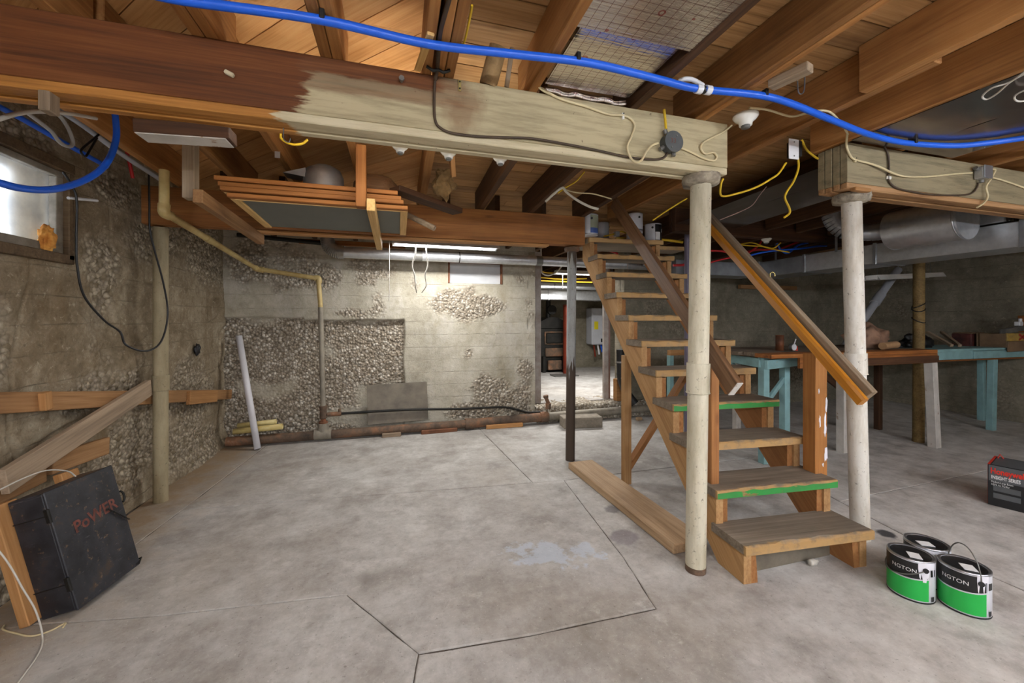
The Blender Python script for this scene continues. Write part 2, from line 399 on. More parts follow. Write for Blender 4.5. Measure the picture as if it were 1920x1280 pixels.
# main beam timber: stained left, cream paint brushed on towards the post
def beam_paint(name, dark, mid, light, paint, pdark, edge, bare=None, soft=.5, top=False):
    g = G(name); o = g.pos(); s3 = g.sep(o)
    fine = g.noise(g.mp(o, (1.1, 40, 40)), 2.2, 5, .6, .3); ring = g.noise(g.mp(o, (.5, 9, 9)), 1.5, 3, .5, 1.0)
    f = g.math('ADD', g.math('MULTIPLY', fine, .5), g.math('MULTIPLY', ring, .5))
    col = g.ramp(f, [(.36, dark), (.5, mid), (.64, light)])
    wb = g.noise(g.mp(o, (4, 9, 26)), 1.0, 5, .65)
    e = g.math('ADD', g.math('SUBTRACT', s3[0], edge), g.math('MULTIPLY', g.math('SUBTRACT', wb, .5), soft))
    br = g.noise(g.mp(o, (9, 9, 60)), 1.0, 4, .6)
    e = g.math('ADD', e, g.math('MULTIPLY', g.math('SUBTRACT', br, .5), .10))
    k = g.ramp(g.math('ADD', g.math('MULTIPLY', e, 6.0), .5), [(.44, 0.0), (.58, 1.0)])
    if top:
        tz = g.math('ADD', s3[2], g.math('ADD', g.math('MULTIPLY', g.math('SUBTRACT', wb, .5), .06), g.math('MULTIPLY', g.math('SUBTRACT', br, .5), .03)))
        zm = g.ramp(g.math('MULTIPLY', g.math('SUBTRACT', tz, 2.0), 3.0), [(.47, 1.0), (.53, .42), (.66, .36), (.70, .02)])
        xr_ = g.ramp(g.math('ADD', g.math('SUBTRACT', s3[0], .25), g.math('MULTIPLY', wb, .3)), [(.05, 0.0), (.22, 1.0)])
        k = g.math('MULTIPLY', k, g.math('MAXIMUM', zm, xr_))
    if bare:
        px_, pz_, rr = bare
        dx = g.math('MULTIPLY', g.math('SUBTRACT', s3[0], px_), 1.0); dz = g.math('MULTIPLY', g.math('SUBTRACT', s3[2], pz_), .75)
        d = g.math('SQRT', g.math('ADD', g.math('MULTIPLY', dx, dx), g.math('MULTIPLY', dz, dz)))
        d = g.math('ADD', d, g.math('MULTIPLY', g.math('SUBTRACT', g.noise(o, 12, 5), .5), .16))
        k = g.math('MULTIPLY', k, g.ramp(d, [(rr - .03, .45), (rr + .03, 1.0)]))
    pn = g.noise(g.mp(o, (1.4, 8, 16)), 2.0, 5, .7)
    pc = g.ramp(pn, [(.3, pdark), (.55, paint), (.75, paint)])
    sp = g.noise(o, 34, 3, .6); pc = g.mix(g.ramp(sp, [(.70, 0.0), (.75, .7)]), pc, '#4a3c2a')
    g.bs(Base_Color=g.mix(k, col, pc), Roughness=.62, Specular_IOR_Level=.3); g.bump(f, .2, .005)
beam_paint('beam_front', '#4a2a15', '#65391a', '#764824', '#b3a684', '#8d8264', -.34, bare=(.27, 2.17, .075), soft=.16, top=True)
beam_paint('beam_front_low', '#7a4f22', '#ab7436', '#c48d4c', '#cfc4a4', '#b3a684', -.40, soft=.3)
beam_paint('beam_right', '#4c3520', '#6d5034', '#846544', '#8e8266', '#6b614a', 2.0, soft=.3)
beam_paint('beam_right_low', '#7d5a3a', '#a57e56', '#bd956c', '#b59a78', '#9a7d5c', 9.0, soft=.3)
# floor slabs
g = G('floor_concrete'); o = g.pos(); s3 = g.sep(o)
n1 = g.noise(o, 1.1, 6, .62, .4); n2 = g.noise(o, 5.5, 7, .68); n3 = g.noise(o, 60, 4, .7); n4 = g.noise(g.mp(o, (1, 1, 1), (7, 3, 0)), .6, 5, .6)
col = g.ramp(g.math('ADD', g.math('MULTIPLY', n1, .55), g.math('MULTIPLY', n2, .45)), [(.34, '#87837e'), (.45, '#a6a29d'), (.55, '#bab8b4'), (.66, '#d3d2cf')])
col = g.mix(g.ramp(n4, [(.52, 0.0), (.68, .36)]), col, '#91836f')
n6 = g.noise(g.mp(o, (1, 1, 1), (2, 5, 0)), 24, 8, .8, .3)
col = g.mix(g.ramp(n6, [(.50, 0.0), (.66, .30)]), col, '#7b736a'); col = g.mix(g.ramp(n6, [(.32, .26), (.46, 0.0)]), col, '#d3cfc9')
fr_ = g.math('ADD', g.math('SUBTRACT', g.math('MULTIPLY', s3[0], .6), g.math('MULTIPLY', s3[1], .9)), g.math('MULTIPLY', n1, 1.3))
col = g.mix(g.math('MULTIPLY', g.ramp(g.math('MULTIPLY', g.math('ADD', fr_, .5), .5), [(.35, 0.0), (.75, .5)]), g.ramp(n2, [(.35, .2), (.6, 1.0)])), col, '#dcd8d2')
ws = g.ramp(g.noise(o, 3.0, 8, .72), [(.60, 0.0), (.68, .45)]); col = g.mix(ws, col, '#d9d6d0')
edge = g.math('ADD', g.math('MULTIPLY', g.math('ADD', s3[0], 1.70), -1.0), g.math('MULTIPLY', n2, .9))
col = g.mix(g.ramp(edge, [(.0, 0.0), (.42, .75)]), col, '#8f7146')
rt = g.ramp(g.math('ADD', s3[0], g.math('MULTIPLY', n1, 2.2)), [(.0, 0.0), (1.0, 1.0)])
col = g.mix(g.math('MULTIPLY', g.ramp(g.noise(o, 2.2, 6, .7), [(.50, 0.0), (.66, .5)]), 1.0), col, '#79716a')
# pale blue paint spill and small dark spots
bx = g.math('SUBTRACT', s3[0], .84); by = g.math('SUBTRACT', s3[1], 2.07)
by2 = g.math('ADD', by, g.math('MULTIPLY', bx, .25))
dd = g.math('SQRT', g.math('ADD', g.math('MULTIPLY', g.math('MULTIPLY', bx, bx), .55), g.math('MULTIPLY', g.math('MULTIPLY', by2, by2), 2.2)))
dd = g.math('ADD', dd, g.math('MULTIPLY', g.math('SUBTRACT', g.noise(o, 8, 5, .6), .5), .9))
col = g.mix(g.ramp(dd, [(.10, .55), (.16, 0.0)]), col, '#bccada')
def spot(col, x, y, r, c, a=.7):
    dx = g.math('SUBTRACT', s3[0], x); dy = g.math('SUBTRACT', s3[1], y)
    d = g.math('SQRT', g.math('ADD', g.math('MULTIPLY', dx, dx), g.math('MULTIPLY', dy, dy)))
    d = g.math('ADD', d, g.math('MULTIPLY', g.math('SUBTRACT', n2, .5), r * 1.5))
    return g.mix(g.ramp(d, [(r * .7, a), (r * 1.05, 0.0)]), col, c)
col = spot(col, 2.86, 1.71, .055, '#23242a', .9); col = spot(col, 1.30, 2.10, .10, '#6f6570', .5); col = spot(col, 1.42, 2.45, .06, '#4a454c', .6)
sp = g.ramp(n3, [(.62, 0.0), (.70, .5)]); col = g.mix(sp, col, '#5d564e'); sp = g.ramp(g.noise(g.mp(o, (1, 1, 1), (5, 9, 0)), 90, 3, .7), [(.64, 0.0), (.72, .5)]); col = g.mix(sp, col, '#dedad4')
g.bs(Base_Color=col, Roughness=g.ramp(n2, [(.3, .62), (.7, .82)]), Specular_IOR_Level=.35)
g.bump(g.math('ADD', g.math('MULTIPLY', n2, .7), g.math('MULTIPLY', n3, .3)), .35, .006)
plain('floor_joint', '#6b6259', .95, var=.3, bumps=.6, scale=40)
# concrete walls: 'agg' is the per-vertex amount of exposed aggregate
def concrete(name, c0, c1, c2, agg_dark, agg_light, boards=.15, stain='#6b5638', stain_amt=.5, white=.0, rough_amt=.5):
    g = G(name); o = g.pos(); s3 = g.sep(o)
    at = g.n('Attribute', attribute_name='agg').outputs['Fac']
    n1 = g.noise(o, 1.7, 6, .65, .5); n2 = g.noise(o, 9, 8, .75); n3 = g.noise(o, 70, 4, .7); n5 = g.noise(o, 26, 6, .75, .6)
    col = g.ramp(g.math('ADD', g.math('ADD', g.math('MULTIPLY', n1, .4), g.math('MULTIPLY', n2, .35)), g.math('MULTIPLY', n5, .25)), [(.36, c0), (.5, c1), (.62, c2)])
    col = g.mix(g.math('MULTIPLY', g.ramp(n5, [(.56, 0.0), (.66, 1.0)]), rough_amt), col, '#4e4333'); col = g.mix(g.math('MULTIPLY', g.ramp(g.noise(g.mp(o, (1, 1, 1), (4, 2, 9)), 24, 6, .75, .6), [(.58, 0.0), (.68, 1.0)]), rough_amt), col, '#d2c8b2')
    col = g.mix(g.ramp(g.noise(g.mp(o, (1.2, 1.2, .35)), 2.2, 6, .7), [(.50, 0.0), (.72, stain_amt)]), col, stain)
    if white: col = g.mix(g.ramp(g.noise(g.mp(o, (1, 1, .5), (3, 1, 5)), 2.6, 6, .7), [(.55, 0.0), (.70, white)]), col, '#cfccc6')
    wob = g.math('MULTIPLY', g.math('SUBTRACT', g.noise(o, 2.5, 3), .5), .035)
    fr = g.math('FRACT', g.math('MULTIPLY', g.math('ADD', s3[2], wob), 1 / boards))
    ln = g.ramp(g.math('ABSOLUTE', g.math('SUBTRACT', fr, .5)), [(.0, 1.0), (.035, 0.0)])
    ln = g.math('MULTIPLY', ln, g.ramp(n2, [(.42, 0.0), (.58, 1.0)])); lnv = g.math('MULTIPLY', ln, g.math('SUBTRACT', 1.0, at))
    col = g.mix(g.math('MULTIPLY', lnv, .5), col, '#4d453a')
    vo = g.n('TexVoronoi', {'Vector': g.mp(o, (1, 1, 1)), 'Scale': 38.0}); dist = vo.outputs['Distance']; vc = g.sep(vo.outputs['Color'])[0]
    ag = g.ramp(vc, [(.0, agg_dark), (.6, '#ab9f8d'), (1.0, agg_light)]); ag = g.mix(g.ramp(dist, [(.36, 0.0), (.72, .6)]), ag, '#574d40')
    col = g.mix(at, col, ag)
    pit = g.ramp(n3, [(.66, 0.0), (.72, .6)]); col = g.mix(pit, col, '#4a4034')
    g.bs(Base_Color=col, Roughness=.92, Specular_IOR_Level=.15)
    h = g.math('ADD', g.math('ADD', g.math('MULTIPLY', n2, .5), g.math('MULTIPLY', n5, .8)), g.math('MULTIPLY', n3, .25))
    h = g.math('SUBTRACT', h, g.math('MULTIPLY', lnv, .4)); h = g.math('SUBTRACT', h, g.math('MULTIPLY', g.math('MULTIPLY', dist, at), 2.6))
    g.bump(h, .75, .012)
concrete('wall_left_concrete', '#645540', '#8e806a', '#b6aa93', '#83765f', '#c9bda6', stain='#6e5636', stain_amt=.6, rough_amt=.55)
concrete('wall_back_concrete', '#96907f', '#b6b0a0', '#c9c4b6', '#988d7d', '#e0d9cc', stain='#8f8262', stain_amt=.45, white=.5, rough_amt=.28)
concrete('wall_right_concrete', '#625d50', '#837d6d', '#9a9383', '#6a6355', '#a8a08f', stain='#5e5440', stain_amt=.5, rough_amt=.3)
plain('block_wall', '#5f5c58', .9, var=.2, bumps=.3, scale=9)
# ================================================================== SETTING
XL, XR, YB, YF = -1.74, 7.6, 4.85, -3.6
JB = 2.29                        # underside of the joists in front of the main beam
def zc(y): return 0.0 if y < 1.7 else -(min(y, 4.85) - 1.7) * .030    # the floor above sags towards the back
def fbm(p, o=4): return mnoise.fractal(Vector(p), 1.0, 2.0, o)
def sstep(a, b, x):
    t = max(0.0, min(1.0, (x - a) / (b - a))); return t * t * (3 - 2 * t)
# ---- floor
fl = ob('floor', MB().box(((XL + XR) / 2, (YF + YB) / 2, -.100), (XR - XL + .3, YB - YF + .3, .19)), 'floor_joint', kind='structure', keep=True)
P0, P1, P2, P3, P4 = (XL, YB), (-1.30, YB), (-1.42, 3.25), (-1.52, 2.2), (XL, 2.2)
SL = [[P0, P1, P2, P3, P4], [P1, (.93, YB), (1.04, 3.014), P2], [(.93, YB), (3.3, YB), (3.3, 3.0), (1.3, 3.0), (1.04, 3.014)],
      [P2, (1.04, 3.014), (1.3, 3.0), (1.19, 1.93), (1.121, 1.55), (.54, 1.56), (.078, 1.594), (-.232, 2.028), (-1.0, 2.108), P3],
      [P4, P3, (-1.0, 2.108), (-.232, 2.028), (.078, 1.594), (.054, 1.47), (0, YF), (XL, YF)],
      [(.054, 1.47), (.078, 1.594), (.54, 1.56), (1.121, 1.55), (1.19, 1.93), (1.3, 3.0), (3.3, 3.0), (3.05, 2.1), (2.9, 1.45), (2.9, YF), (0, YF)],
      [(3.3, YB), (XR, YB), (XR, 2.3), (3.05, 2.1), (3.3, 3.0)], [(3.05, 2.1), (XR, 2.3), (XR, YF), (2.9, YF), (2.9, 1.45)]]
def offset_poly(poly, d):
    P = [Vector((p[0], p[1])) for p in poly]; n = len(P)
    A = sum(P[i].x * P[(i + 1) % n].y - P[(i + 1) % n].x * P[i].y for i in range(n))
    if A < 0: P = P[::-1]
    out = []
    for i in range(n):
        a, b, c = P[i - 1], P[i], P[(i + 1) % n]
        e1 = (b - a).normalized(); e2 = (c - b).normalized()
        n1 = Vector((-e1.y, e1.x)); n2 = Vector((-e2.y, e2.x)); m = (n1 + n2); k = m.length_squared
        out.append(b + (m * (2 * d / k) if k > .2 else n1 * d))
    return out
for q, poly in enumerate(SL):
    P = offset_poly(poly, .0022); pts = []
    for i in range(len(P)):
        a, b = P[i], P[(i + 1) % len(P)]; L = (b - a).length; n = max(1, int(L / .06))
        t = (b - a) / L; nn = Vector((-t.y, t.x))
        for k in range(n):
            p = a + t * L * k / n
            j = 0 if k == 0 else (mnoise.noise(Vector((p.x * 9, p.y * 9, q))) * .004 + .0015)
            pts.append((p.x + nn.x * j, p.y + nn.y * j))
    mb = MB(); n = len(pts); dz = [0, .001, -.001, .0015, .003, -.001, 0, .001, .0005][q]
    ins = offset_poly(pts, .004)
    rings = [(pts, -.0115), (pts, dz - .003), ([(v.x, v.y) for v in ins], dz)]
    vs = [Vector((p[0], p[1], z)) for ring, z in rings for p in ring]
    fs = [(k * n + i, k * n + (i + 1) % n, (k + 1) * n + (i + 1) % n, (k + 1) * n + i) for k in range(2) for i in range(n)] + [tuple(range(2 * n, 3 * n))]
    ob('floor_slab', mb.add(vs, fs), 'floor_concrete', fl)
# ---- rough concrete walls
def rough_wall(name, org, u, v, nrm, su, sv, step, dispf, mat, holes=(), thick=.25, kind='structure'):
    """grid pushed along nrm by dispf(u,v)->(disp, agg); holes are (u0,u1,v0,v1); a solid body stands behind"""
    org, u, v, nrm = Vector(org), Vector(u), Vector(v), Vector(nrm)
    def cuts(size, marks):
        xs = [0.0]; ms = sorted(set([m for m in marks if 0 < m < size] + [size]))
        for m in ms:
            k = max(1, round((m - xs[-1]) / step)); a = xs[-1]
            xs += [a + (m - a) * (i + 1) / k for i in range(k)]
        return xs
    us = cuts(su, [h for q in holes for h in q[:2]]); vs_ = cuts(sv, [h for q in holes for h in q[2:]])
    nu, nv = len(us), len(vs_); V_ = []; ag = []
    for b in vs_:
        for a in us:
            d, g_ = dispf(a, b); V_.append(org + u * a + v * b + nrm * d); ag.append(g_)
    inh = lambda a, b: any(h[0] < a < h[1] and h[2] < b < h[3] for h in holes)
    F_ = []
    for j in range(nv - 1):
        for i in range(nu - 1):
            if not inh((us[i] + us[i + 1]) / 2, (vs_[j] + vs_[j + 1]) / 2): F_.append((j * nu + i, j * nu + i + 1, (j + 1) * nu + i + 1, (j + 1) * nu + i))
    mb = MB().add(V_, F_, True)
    # solid body: horizontal bands round the holes
    segs = [(0, su, 0, sv)]
    for h in holes:
        nw = []
        for (a, b, c, d) in segs:
            if h[1] <= a or h[0] >= b or h[3] <= c or h[2] >= d: nw.append((a, b, c, d)); continue
            if c < h[2]: nw.append((a, b, c, h[2]))
            if h[3] < d: nw.append((a, b, h[3], d))
            cc, dd = max(c, h[2]), min(d, h[3])
            if a < h[0]: nw.append((a, h[0], cc, dd))
            if h[1] < b: nw.append((h[1], b, cc, dd))
        segs = nw
    for (a, b, c, d) in segs:
        q = []
        for w_ in (-.10, -thick):
            for (x, y) in ((a, c), (b, c), (b, d), (a, d)): q.append(org + u * x + v * y + nrm * w_)
        mb.add(q, [(0, 1, 2, 3), (7, 6, 5, 4), (0, 4, 5, 1), (1, 5, 6, 2), (2, 6, 7, 3), (3, 7, 4, 0)])
    # rim closing the displaced skin to the body at the outer border and round the holes
    for (a0, a1, b0, b1) in [(0, su, 0, sv)] + list(holes):
        iu = [i for i, x in enumerate(us) if a0 - 1e-6 <= x <= a1 + 1e-6]; iv = [j for j, x in enumerate(vs_) if b0 - 1e-6 <= x <= b1 + 1e-6]
        for path in ([(i, iv[0]) for i in iu], [(i, iv[-1]) for i in iu], [(iu[0], j) for j in iv], [(iu[-1], j) for j in iv]):
            q = []
            for (i, j) in path:
                q.append(V_[j * nu + i]); q.append(org + u * us[i] + v * vs_[j] - nrm * .11)
            mb.add(q, [(2 * k, 2 * k + 2, 2 * k + 3, 2 * k + 1) for k in range(len(path) - 1)])
    o = ob(name, mb, mat, kind=kind, keep=True)
    at = o.data.attributes.new('agg', 'FLOAT', 'POINT'); ag += [0.0] * (len(o.data.vertices) - len(ag)); at.data.foreach_set('value', ag)
    return o
def pebble(p, sc):
    d = mnoise.voronoi(Vector(p) * sc)[0]; return max(0.0, .55 - d[0])
# left wall: u = Y from YF, v = Z
LW = (2.30 - YF, 2.735 - YF, 1.655, 2.095)
LE = [(2.5, 2.2, .5, .12), (3.05, 1.45, .25, .5), (3.3, .35, 1.2, .42), (4.1, .6, .6, .35), (2.9, .85, .4, .2), (4.5, 1.9, .5, .4), (3.6, 1.95, .5, .35), (3.2, 2.15, .5, .2), (2.4, 1.2, .25, .3), (2.2, .3, .6, .5), (4.4, .15, .6, .2)]
def disp_left(a, b):
    y = a + YF; p = (y * 1.3, b * 1.3, 3.1); n_ = fbm(p, 5)
    m = max(1 - math.hypot((y - c[0]) / c[2], (b - c[1]) / c[3]) for c in LE) + n_ * .9 + mnoise.noise(Vector((y * 7, b * 7, 1))) * .25
    g_ = sstep(.05, .6, m) * .85
    d = n_ * .036 + mnoise.noise(Vector((y * 4.2, b * 4.2, 8))) * .014 + mnoise.noise(Vector((y * 14, b * 14, 2))) * .006 - g_ * .018
    d += g_ * pebble((y, b, 0), 32) * .036
    if b < .16: d += (.16 - b) * .35 * sstep(3.2, 4.4, y)
    if y > 3.65: d -= .012
    cr = abs(mnoise.noise(Vector((y * 1.6, b * 1.6, 5)))); d -= .014 * (1 - sstep(.0, .03, cr))
    if LW[0] - .12 < a < LW[1] + .12 and LW[2] - .12 < b < LW[3] + .12: d = min(d, .004)
    return d, g_
wl = rough_wall('wall_left', (XL, YF + 5.2, 0), (0, 1, 0), (0, 0, 1), (1, 0, 0), YB - YF - 5.2 + .12, 2.45, .0095, lambda a, b: disp_left(a + 5.2, b), 'wall_left_concrete', holes=[(LW[0] - 5.2, LW[1] - 5.2, LW[2], LW[3])])
rough_wall('wall_left_rear', (XL, YF, 0), (0, 1, 0), (0, 0, 1), (1, 0, 0), 5.2, 2.55, .06, disp_left, 'wall_left_concrete')
# back wall, left of the opening: u = X from XL
BW = (.585 - XL, 1.265 - XL, 1.749, 2.02)
OPL, OPR = 1.70, 3.0
def E_(px, py, rx, ry):
    p = atY(px, py, YB); q = atY(px + rx, py + ry, YB); return (p.x, p.z, abs(q.x - p.x), abs(q.z - p.z))
BE = [E_(560, 530, 130, 45), E_(690, 520, 60, 45), E_(470, 500, 60, 60), E_(830, 570, 60, 30), E_(790, 535, 40, 26), E_(905, 575, 55, 18), E_(975, 520, 30, 32), E_(985, 620, 24, 85),
      E_(945, 640, 45, 20), E_(930, 720, 40, 22), E_(950, 745, 50, 18), E_(980, 775, 35, 25), E_(900, 770, 60, 12), E_(640, 585, 60, 14), E_(880, 660, 14, 14)]
def disp_back(a, b):
    x = a + XL; n_ = fbm((x * 1.7, b * 1.7, 11.0), 4)
    m = max(1 - math.hypot((x - c[0]) / c[2], (b - c[1]) / c[3]) for c in BE) + n_ * 1.3 + mnoise.noise(Vector((x * 8, b * 8, 4))) * .4
    g_ = sstep(.1, .85, m) * .85; d = n_ * .012
    zt = 1.30 + mnoise.noise(Vector((x * 2.2, 0, 3))) * .03 + (.03 if x < -1.0 else 0)
    rc = sstep(zt + .012, zt - .012, b) * sstep(.085, .055, x + mnoise.noise(Vector((0, b * 3, 1))) * .02)
    if rc > 0:
        sm = sstep(-.55, -.35, x) * sstep(.62, .42, b + mnoise.noise(Vector((x * 6, b * 6, 9))) * .12)     # smeared patch low on the right
        ag = max(g_, .97 * (1 - sm) * (1 - .8 * sstep(.25, .5, mnoise.noise(Vector((x * 2.6 + 3, b * 2.6, 2))))))
        g_ = g_ * (1 - rc) + ag * rc; d = d * (1 - rc) + rc * (-.045 - n_ * .012)
    d += g_ * (pebble((x, 0, b), 33) * .042 - .010)
    if abs(x - (OPL)) < .10: d += mnoise.noise(Vector((0, b * 6, 7))) * .02
    if BW[0] - .05 < a < BW[1] + .05 and BW[2] - .05 < b < BW[3] + .05: d = min(d, .004)
    return d, g_
wb = rough_wall('wall_back', (XL - .12, YB, 0), (1, 0, 0), (0, 0, 1), (0, -1, 0), OPL - XL + .12, 2.5, .0095, lambda a, b: disp_back(a - .12, b), 'wall_back_concrete', holes=[(BW[0] + .12, BW[1] + .12, BW[2], BW[3])])
def disp_plain(seed, amp=.015, lo=.5):
    def f(a, b):
        n_ = fbm((a * 1.2 + seed, b * 1.2, seed), 4); g_ = sstep(.35, .75, n_ + mnoise.noise(Vector((a * 6, b * 6, seed))) * .2) * lo
        return n_ * amp + g_ * pebble((a, b, seed), 30) * .02, g_
    return f
rough_wall('wall_back_right', (OPR, YB, 0), (1, 0, 0), (0, 0, 1), (0, -1, 0), XR - OPR + .2, 2.5, .03, disp_plain(21), 'wall_right_concrete')
rough_wall('wall_right', (XR, YF, 0), (0, 1, 0), (0, 0, 1), (-1, 0, 0), YB - YF, 2.55, .05, disp_plain(33), 'wall_right_concrete')
rough_wall('wall_front', (XL - .2, YF, 0), (1, 0, 0), (0, 0, 1), (0, 1, 0), XR - XL + .4, 2.55, .12, disp_plain(41), 'wall_right_concrete')
# ---- second room seen through the opening
FZ = .20; FX0, FX1, FY1 = .6, 6.4, 8.5
ob('floor_second_room', MB().box(((FX0 + FX1) / 2, (5.12 + FY1) / 2, FZ - .1), (FX1 - FX0 + .4, FY1 - 5.12 + .3, .2)), 'floor_concrete', kind='structure', keep=True)
rough_wall('wall_second_back', (FX0, FY1, 0), (1, 0, 0), (0, 0, 1), (0, -1, 0), FX1 - FX0, 2.6, .05, disp_plain(55, .008, .1), 'wall_right_concrete')
rough_wall('wall_second_left', (FX0, 5.1, 0), (0, 1, 0), (0, 0, 1), (1, 0, 0), FY1 - 5.1, 2.6, .08, disp_plain(56), 'wall_right_concrete')
rough_wall('wall_second_right', (FX1, 5.1, 0), (0, 1, 0), (0, 0, 1), (-1, 0, 0), FY1 - 5.1, 2.6, .08, disp_plain(57), 'wall_right_concrete')
ob('ceiling_second_room', MB().box(((FX0 + FX1) / 2, (4.9 + FY1) / 2, 2.50), (FX1 - FX0 + .4, FY1 - 4.9 + .3, .06)), 'subfloor_old', kind='structure', keep=True)
# broken concrete curb under the opening
def curb_d(a, b): 
    n_ = fbm((a * 4, b * 4, 2.0), 4); return n_ * .035 + pebble((a, b, 2), 26) * .05, .85
mbv = []; mbf = []; ag = []
NU, NV = 150, 34
for j in range(NV + 1):
    for i in range(NU + 1):
        x = OPL - .02 + (3.55 - OPL) * i / NU; t = j / NV; n_, _ = curb_d(x, t * .6)
        if t < .55: p = Vector((x, 4.74 + t * .08 - n_ * .8, -.01 + t / .55 * (.19 + n_ * .6)))
        else: p = Vector((x, 4.79 + (t - .55) / .45 * .42, .19 + n_ * .7 + .02 * (t - .55)))
        mbv.append(p); ag.append(.85)
for j in range(NV):
    for i in range(NU): mbf.append((j * (NU + 1) + i, j * (NU + 1) + i + 1, (j + 1) * (NU + 1) + i + 1, (j + 1) * (NU + 1) + i))
mb = MB().add(mbv, mbf, True); mb.box((2.6, 4.98, .075), (1.9, .34, .15))
cu = ob('trim_1', mb, 'wall_back_concrete', kind='structure', keep=True)
at = cu.data.attributes.new('agg', 'FLOAT', 'POINT'); at.data.foreach_set('value', ag + [.5] * (len(cu.data.vertices) - len(ag)))
# ---- ceiling: subfloor boards over the joists
ce = ob('ceiling', MB().box(((XL + XR) / 2, (YF + YB) / 2, 2.585), (XR - XL + .5, YB - YF + .5, .08)), 'subfloor_old', kind='structure', keep=True)
def clip(poly, f):
    out = []
    for i in range(len(poly)):
        a, b = poly[i], poly[(i + 1) % len(poly)]; fa, fb = f(a), f(b)
        if fa >= 0: out.append(a)
        if fa * fb < 0: t = fa / (fa - fb); out.append((a[0] + (b[0] - a[0]) * t, a[1] + (b[1] - a[1]) * t))
    return out
def subboard(poly, mat, ang):
    if len(poly) < 3: return
    cx = sum(p[0] for p in poly) / len(poly); cy = sum(p[1] for p in poly) / len(poly)
    R = Matrix.Translation((cx, cy, 0)) @ Matrix.Rotation(ang, 4, 'Z'); Ri = R.inverted(); mb = MB(); n = len(poly)
    vs = [Ri @ Vector((p[0], p[1], 2.492 + zc(p[1]))) for p in poly] + [Ri @ Vector((p[0], p[1], 2.515 + zc(p[1]))) for p in poly]
    mb.add(vs, [tuple(range(n))[::-1], tuple(range(n, 2 * n))] + [(i, (i + 1) % n, n + (i + 1) % n, n + i) for i in range(n)])
    ob('subfloor_board', mb, mat, ce, M=R)
XD = .17
k = 0; sp_ = .1625 * math.sqrt(2); q = -1.2
while q < 5.2:
    a, b = q + .003, q + sp_ - .003
    poly = [(XL, -9), (XD, -9), (XD, 9), (XL, 9)]
    poly = clip(poly, lambda p: p[1] - .5); poly = clip(poly, lambda p: 4.9 - p[1])
    poly = clip(poly, lambda p: p[0] + p[1] - a); poly = clip(poly, lambda p: b - p[0] - p[1])
    # split the long boards where the slope of the sag begins
    for side in (lambda p: 1.7 - p[1], lambda p: p[1] - 1.7):
        subboard(clip(poly, side), 'subfloor', -math.pi / 4)
    q += sp_
y = .3; i = 0
while y < 4.86:
    xs = [XD, 1.0 + .5 * (i % 3), 2.6 + .45 * ((i + 1) % 3), 4.6, XR]
    for a, b in zip(xs[:-1], xs[1:]):
        subboard([(a + .002, y + .003), (b - .002, y + .003), (b - .002, y + .137), (a + .002, y + .137)], 'subfloor_old', 0)
    y += .14; i += 1
# ---- joists
JL = 'rough brown floor joist under the board subfloor'; JG = 'floor joists'
def joist(x0, w, y0, y1, mat='joist', h=.2, label=None, dz=0):
    tone_ = 'dark' if mat == 'joist_dark' else 'brown'
    label = label or tone_ + (' floor joist in front of the main beam' if y0 < 1 else ' floor joist between the main beam and the back beam' if y0 < 3 else ' floor joist behind the back beam')
    cx = x0 + w / 2; za = JB + zc(y0) + h / 2 + dz; zb = JB + zc(y1) + h / 2 + dz
    if y0 < 1.7 < y1: za = zb = JB + h / 2 + dz
    return board('floor_joist', (cx, y0, za), (cx, y1, zb), w, h, mat, label=label, cat='joist', group=JG)
JFRONT = {-1.53: 'brown floor joist along the left wall in front of the main beam', -1.10: 'single brown floor joist between the left wall and the doubled joists', .545: 'brown floor joist beside the fluffy edge of the foil insulation', 2.37: 'brown floor joist landing on the cut end of the right beam'}
JFRONT.update({-.69: 'brown joist of the doubled pair above the brown end of the main beam', -.28: 'brown joist of the doubled pair above the start of the cream paint', .095: 'brown joist of the tripled set holding the dark cable', 1.405: 'brown joist of the doubled pair beyond the foil insulation'})
JFRONT.update({-.647: JFRONT[-.69], -.238: JFRONT[-.28], .146: JFRONT[.095], .182: JFRONT[.095], 1.441: JFRONT[1.405]})
for x, w_ in ((-1.53, .042), (-1.10, .045), (-.69, .04), (-.647, .038), (-.28, .04), (-.238, .038), (.095, .035), (.146, .033), (.182, .038), (.545, .038), (1.405, .032), (1.441, .030), (2.37, .045), (2.80, .045), (3.22, .045), (3.64, .045), (4.06, .045), (4.5, .045), (4.9, .045), (5.3, .045)):
    joist(x, w_, -.6, 1.80, label=JFRONT.get(x))
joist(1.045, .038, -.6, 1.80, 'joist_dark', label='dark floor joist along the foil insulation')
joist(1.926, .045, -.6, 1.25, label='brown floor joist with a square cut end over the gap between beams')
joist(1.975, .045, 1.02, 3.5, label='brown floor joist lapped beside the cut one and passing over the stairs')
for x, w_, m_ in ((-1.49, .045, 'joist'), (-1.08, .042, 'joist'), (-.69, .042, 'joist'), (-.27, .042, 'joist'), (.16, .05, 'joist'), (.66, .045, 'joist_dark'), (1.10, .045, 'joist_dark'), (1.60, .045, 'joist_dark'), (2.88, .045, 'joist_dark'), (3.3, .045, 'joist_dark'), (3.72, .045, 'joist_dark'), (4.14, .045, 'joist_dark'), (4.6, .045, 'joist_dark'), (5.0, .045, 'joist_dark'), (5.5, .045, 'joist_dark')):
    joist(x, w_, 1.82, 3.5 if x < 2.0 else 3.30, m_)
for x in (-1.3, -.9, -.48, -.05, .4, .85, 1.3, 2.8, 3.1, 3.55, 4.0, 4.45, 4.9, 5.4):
    joist(x, .045, 3.52 if x < 2.5 else 3.44, 4.84, 'joist_dark')
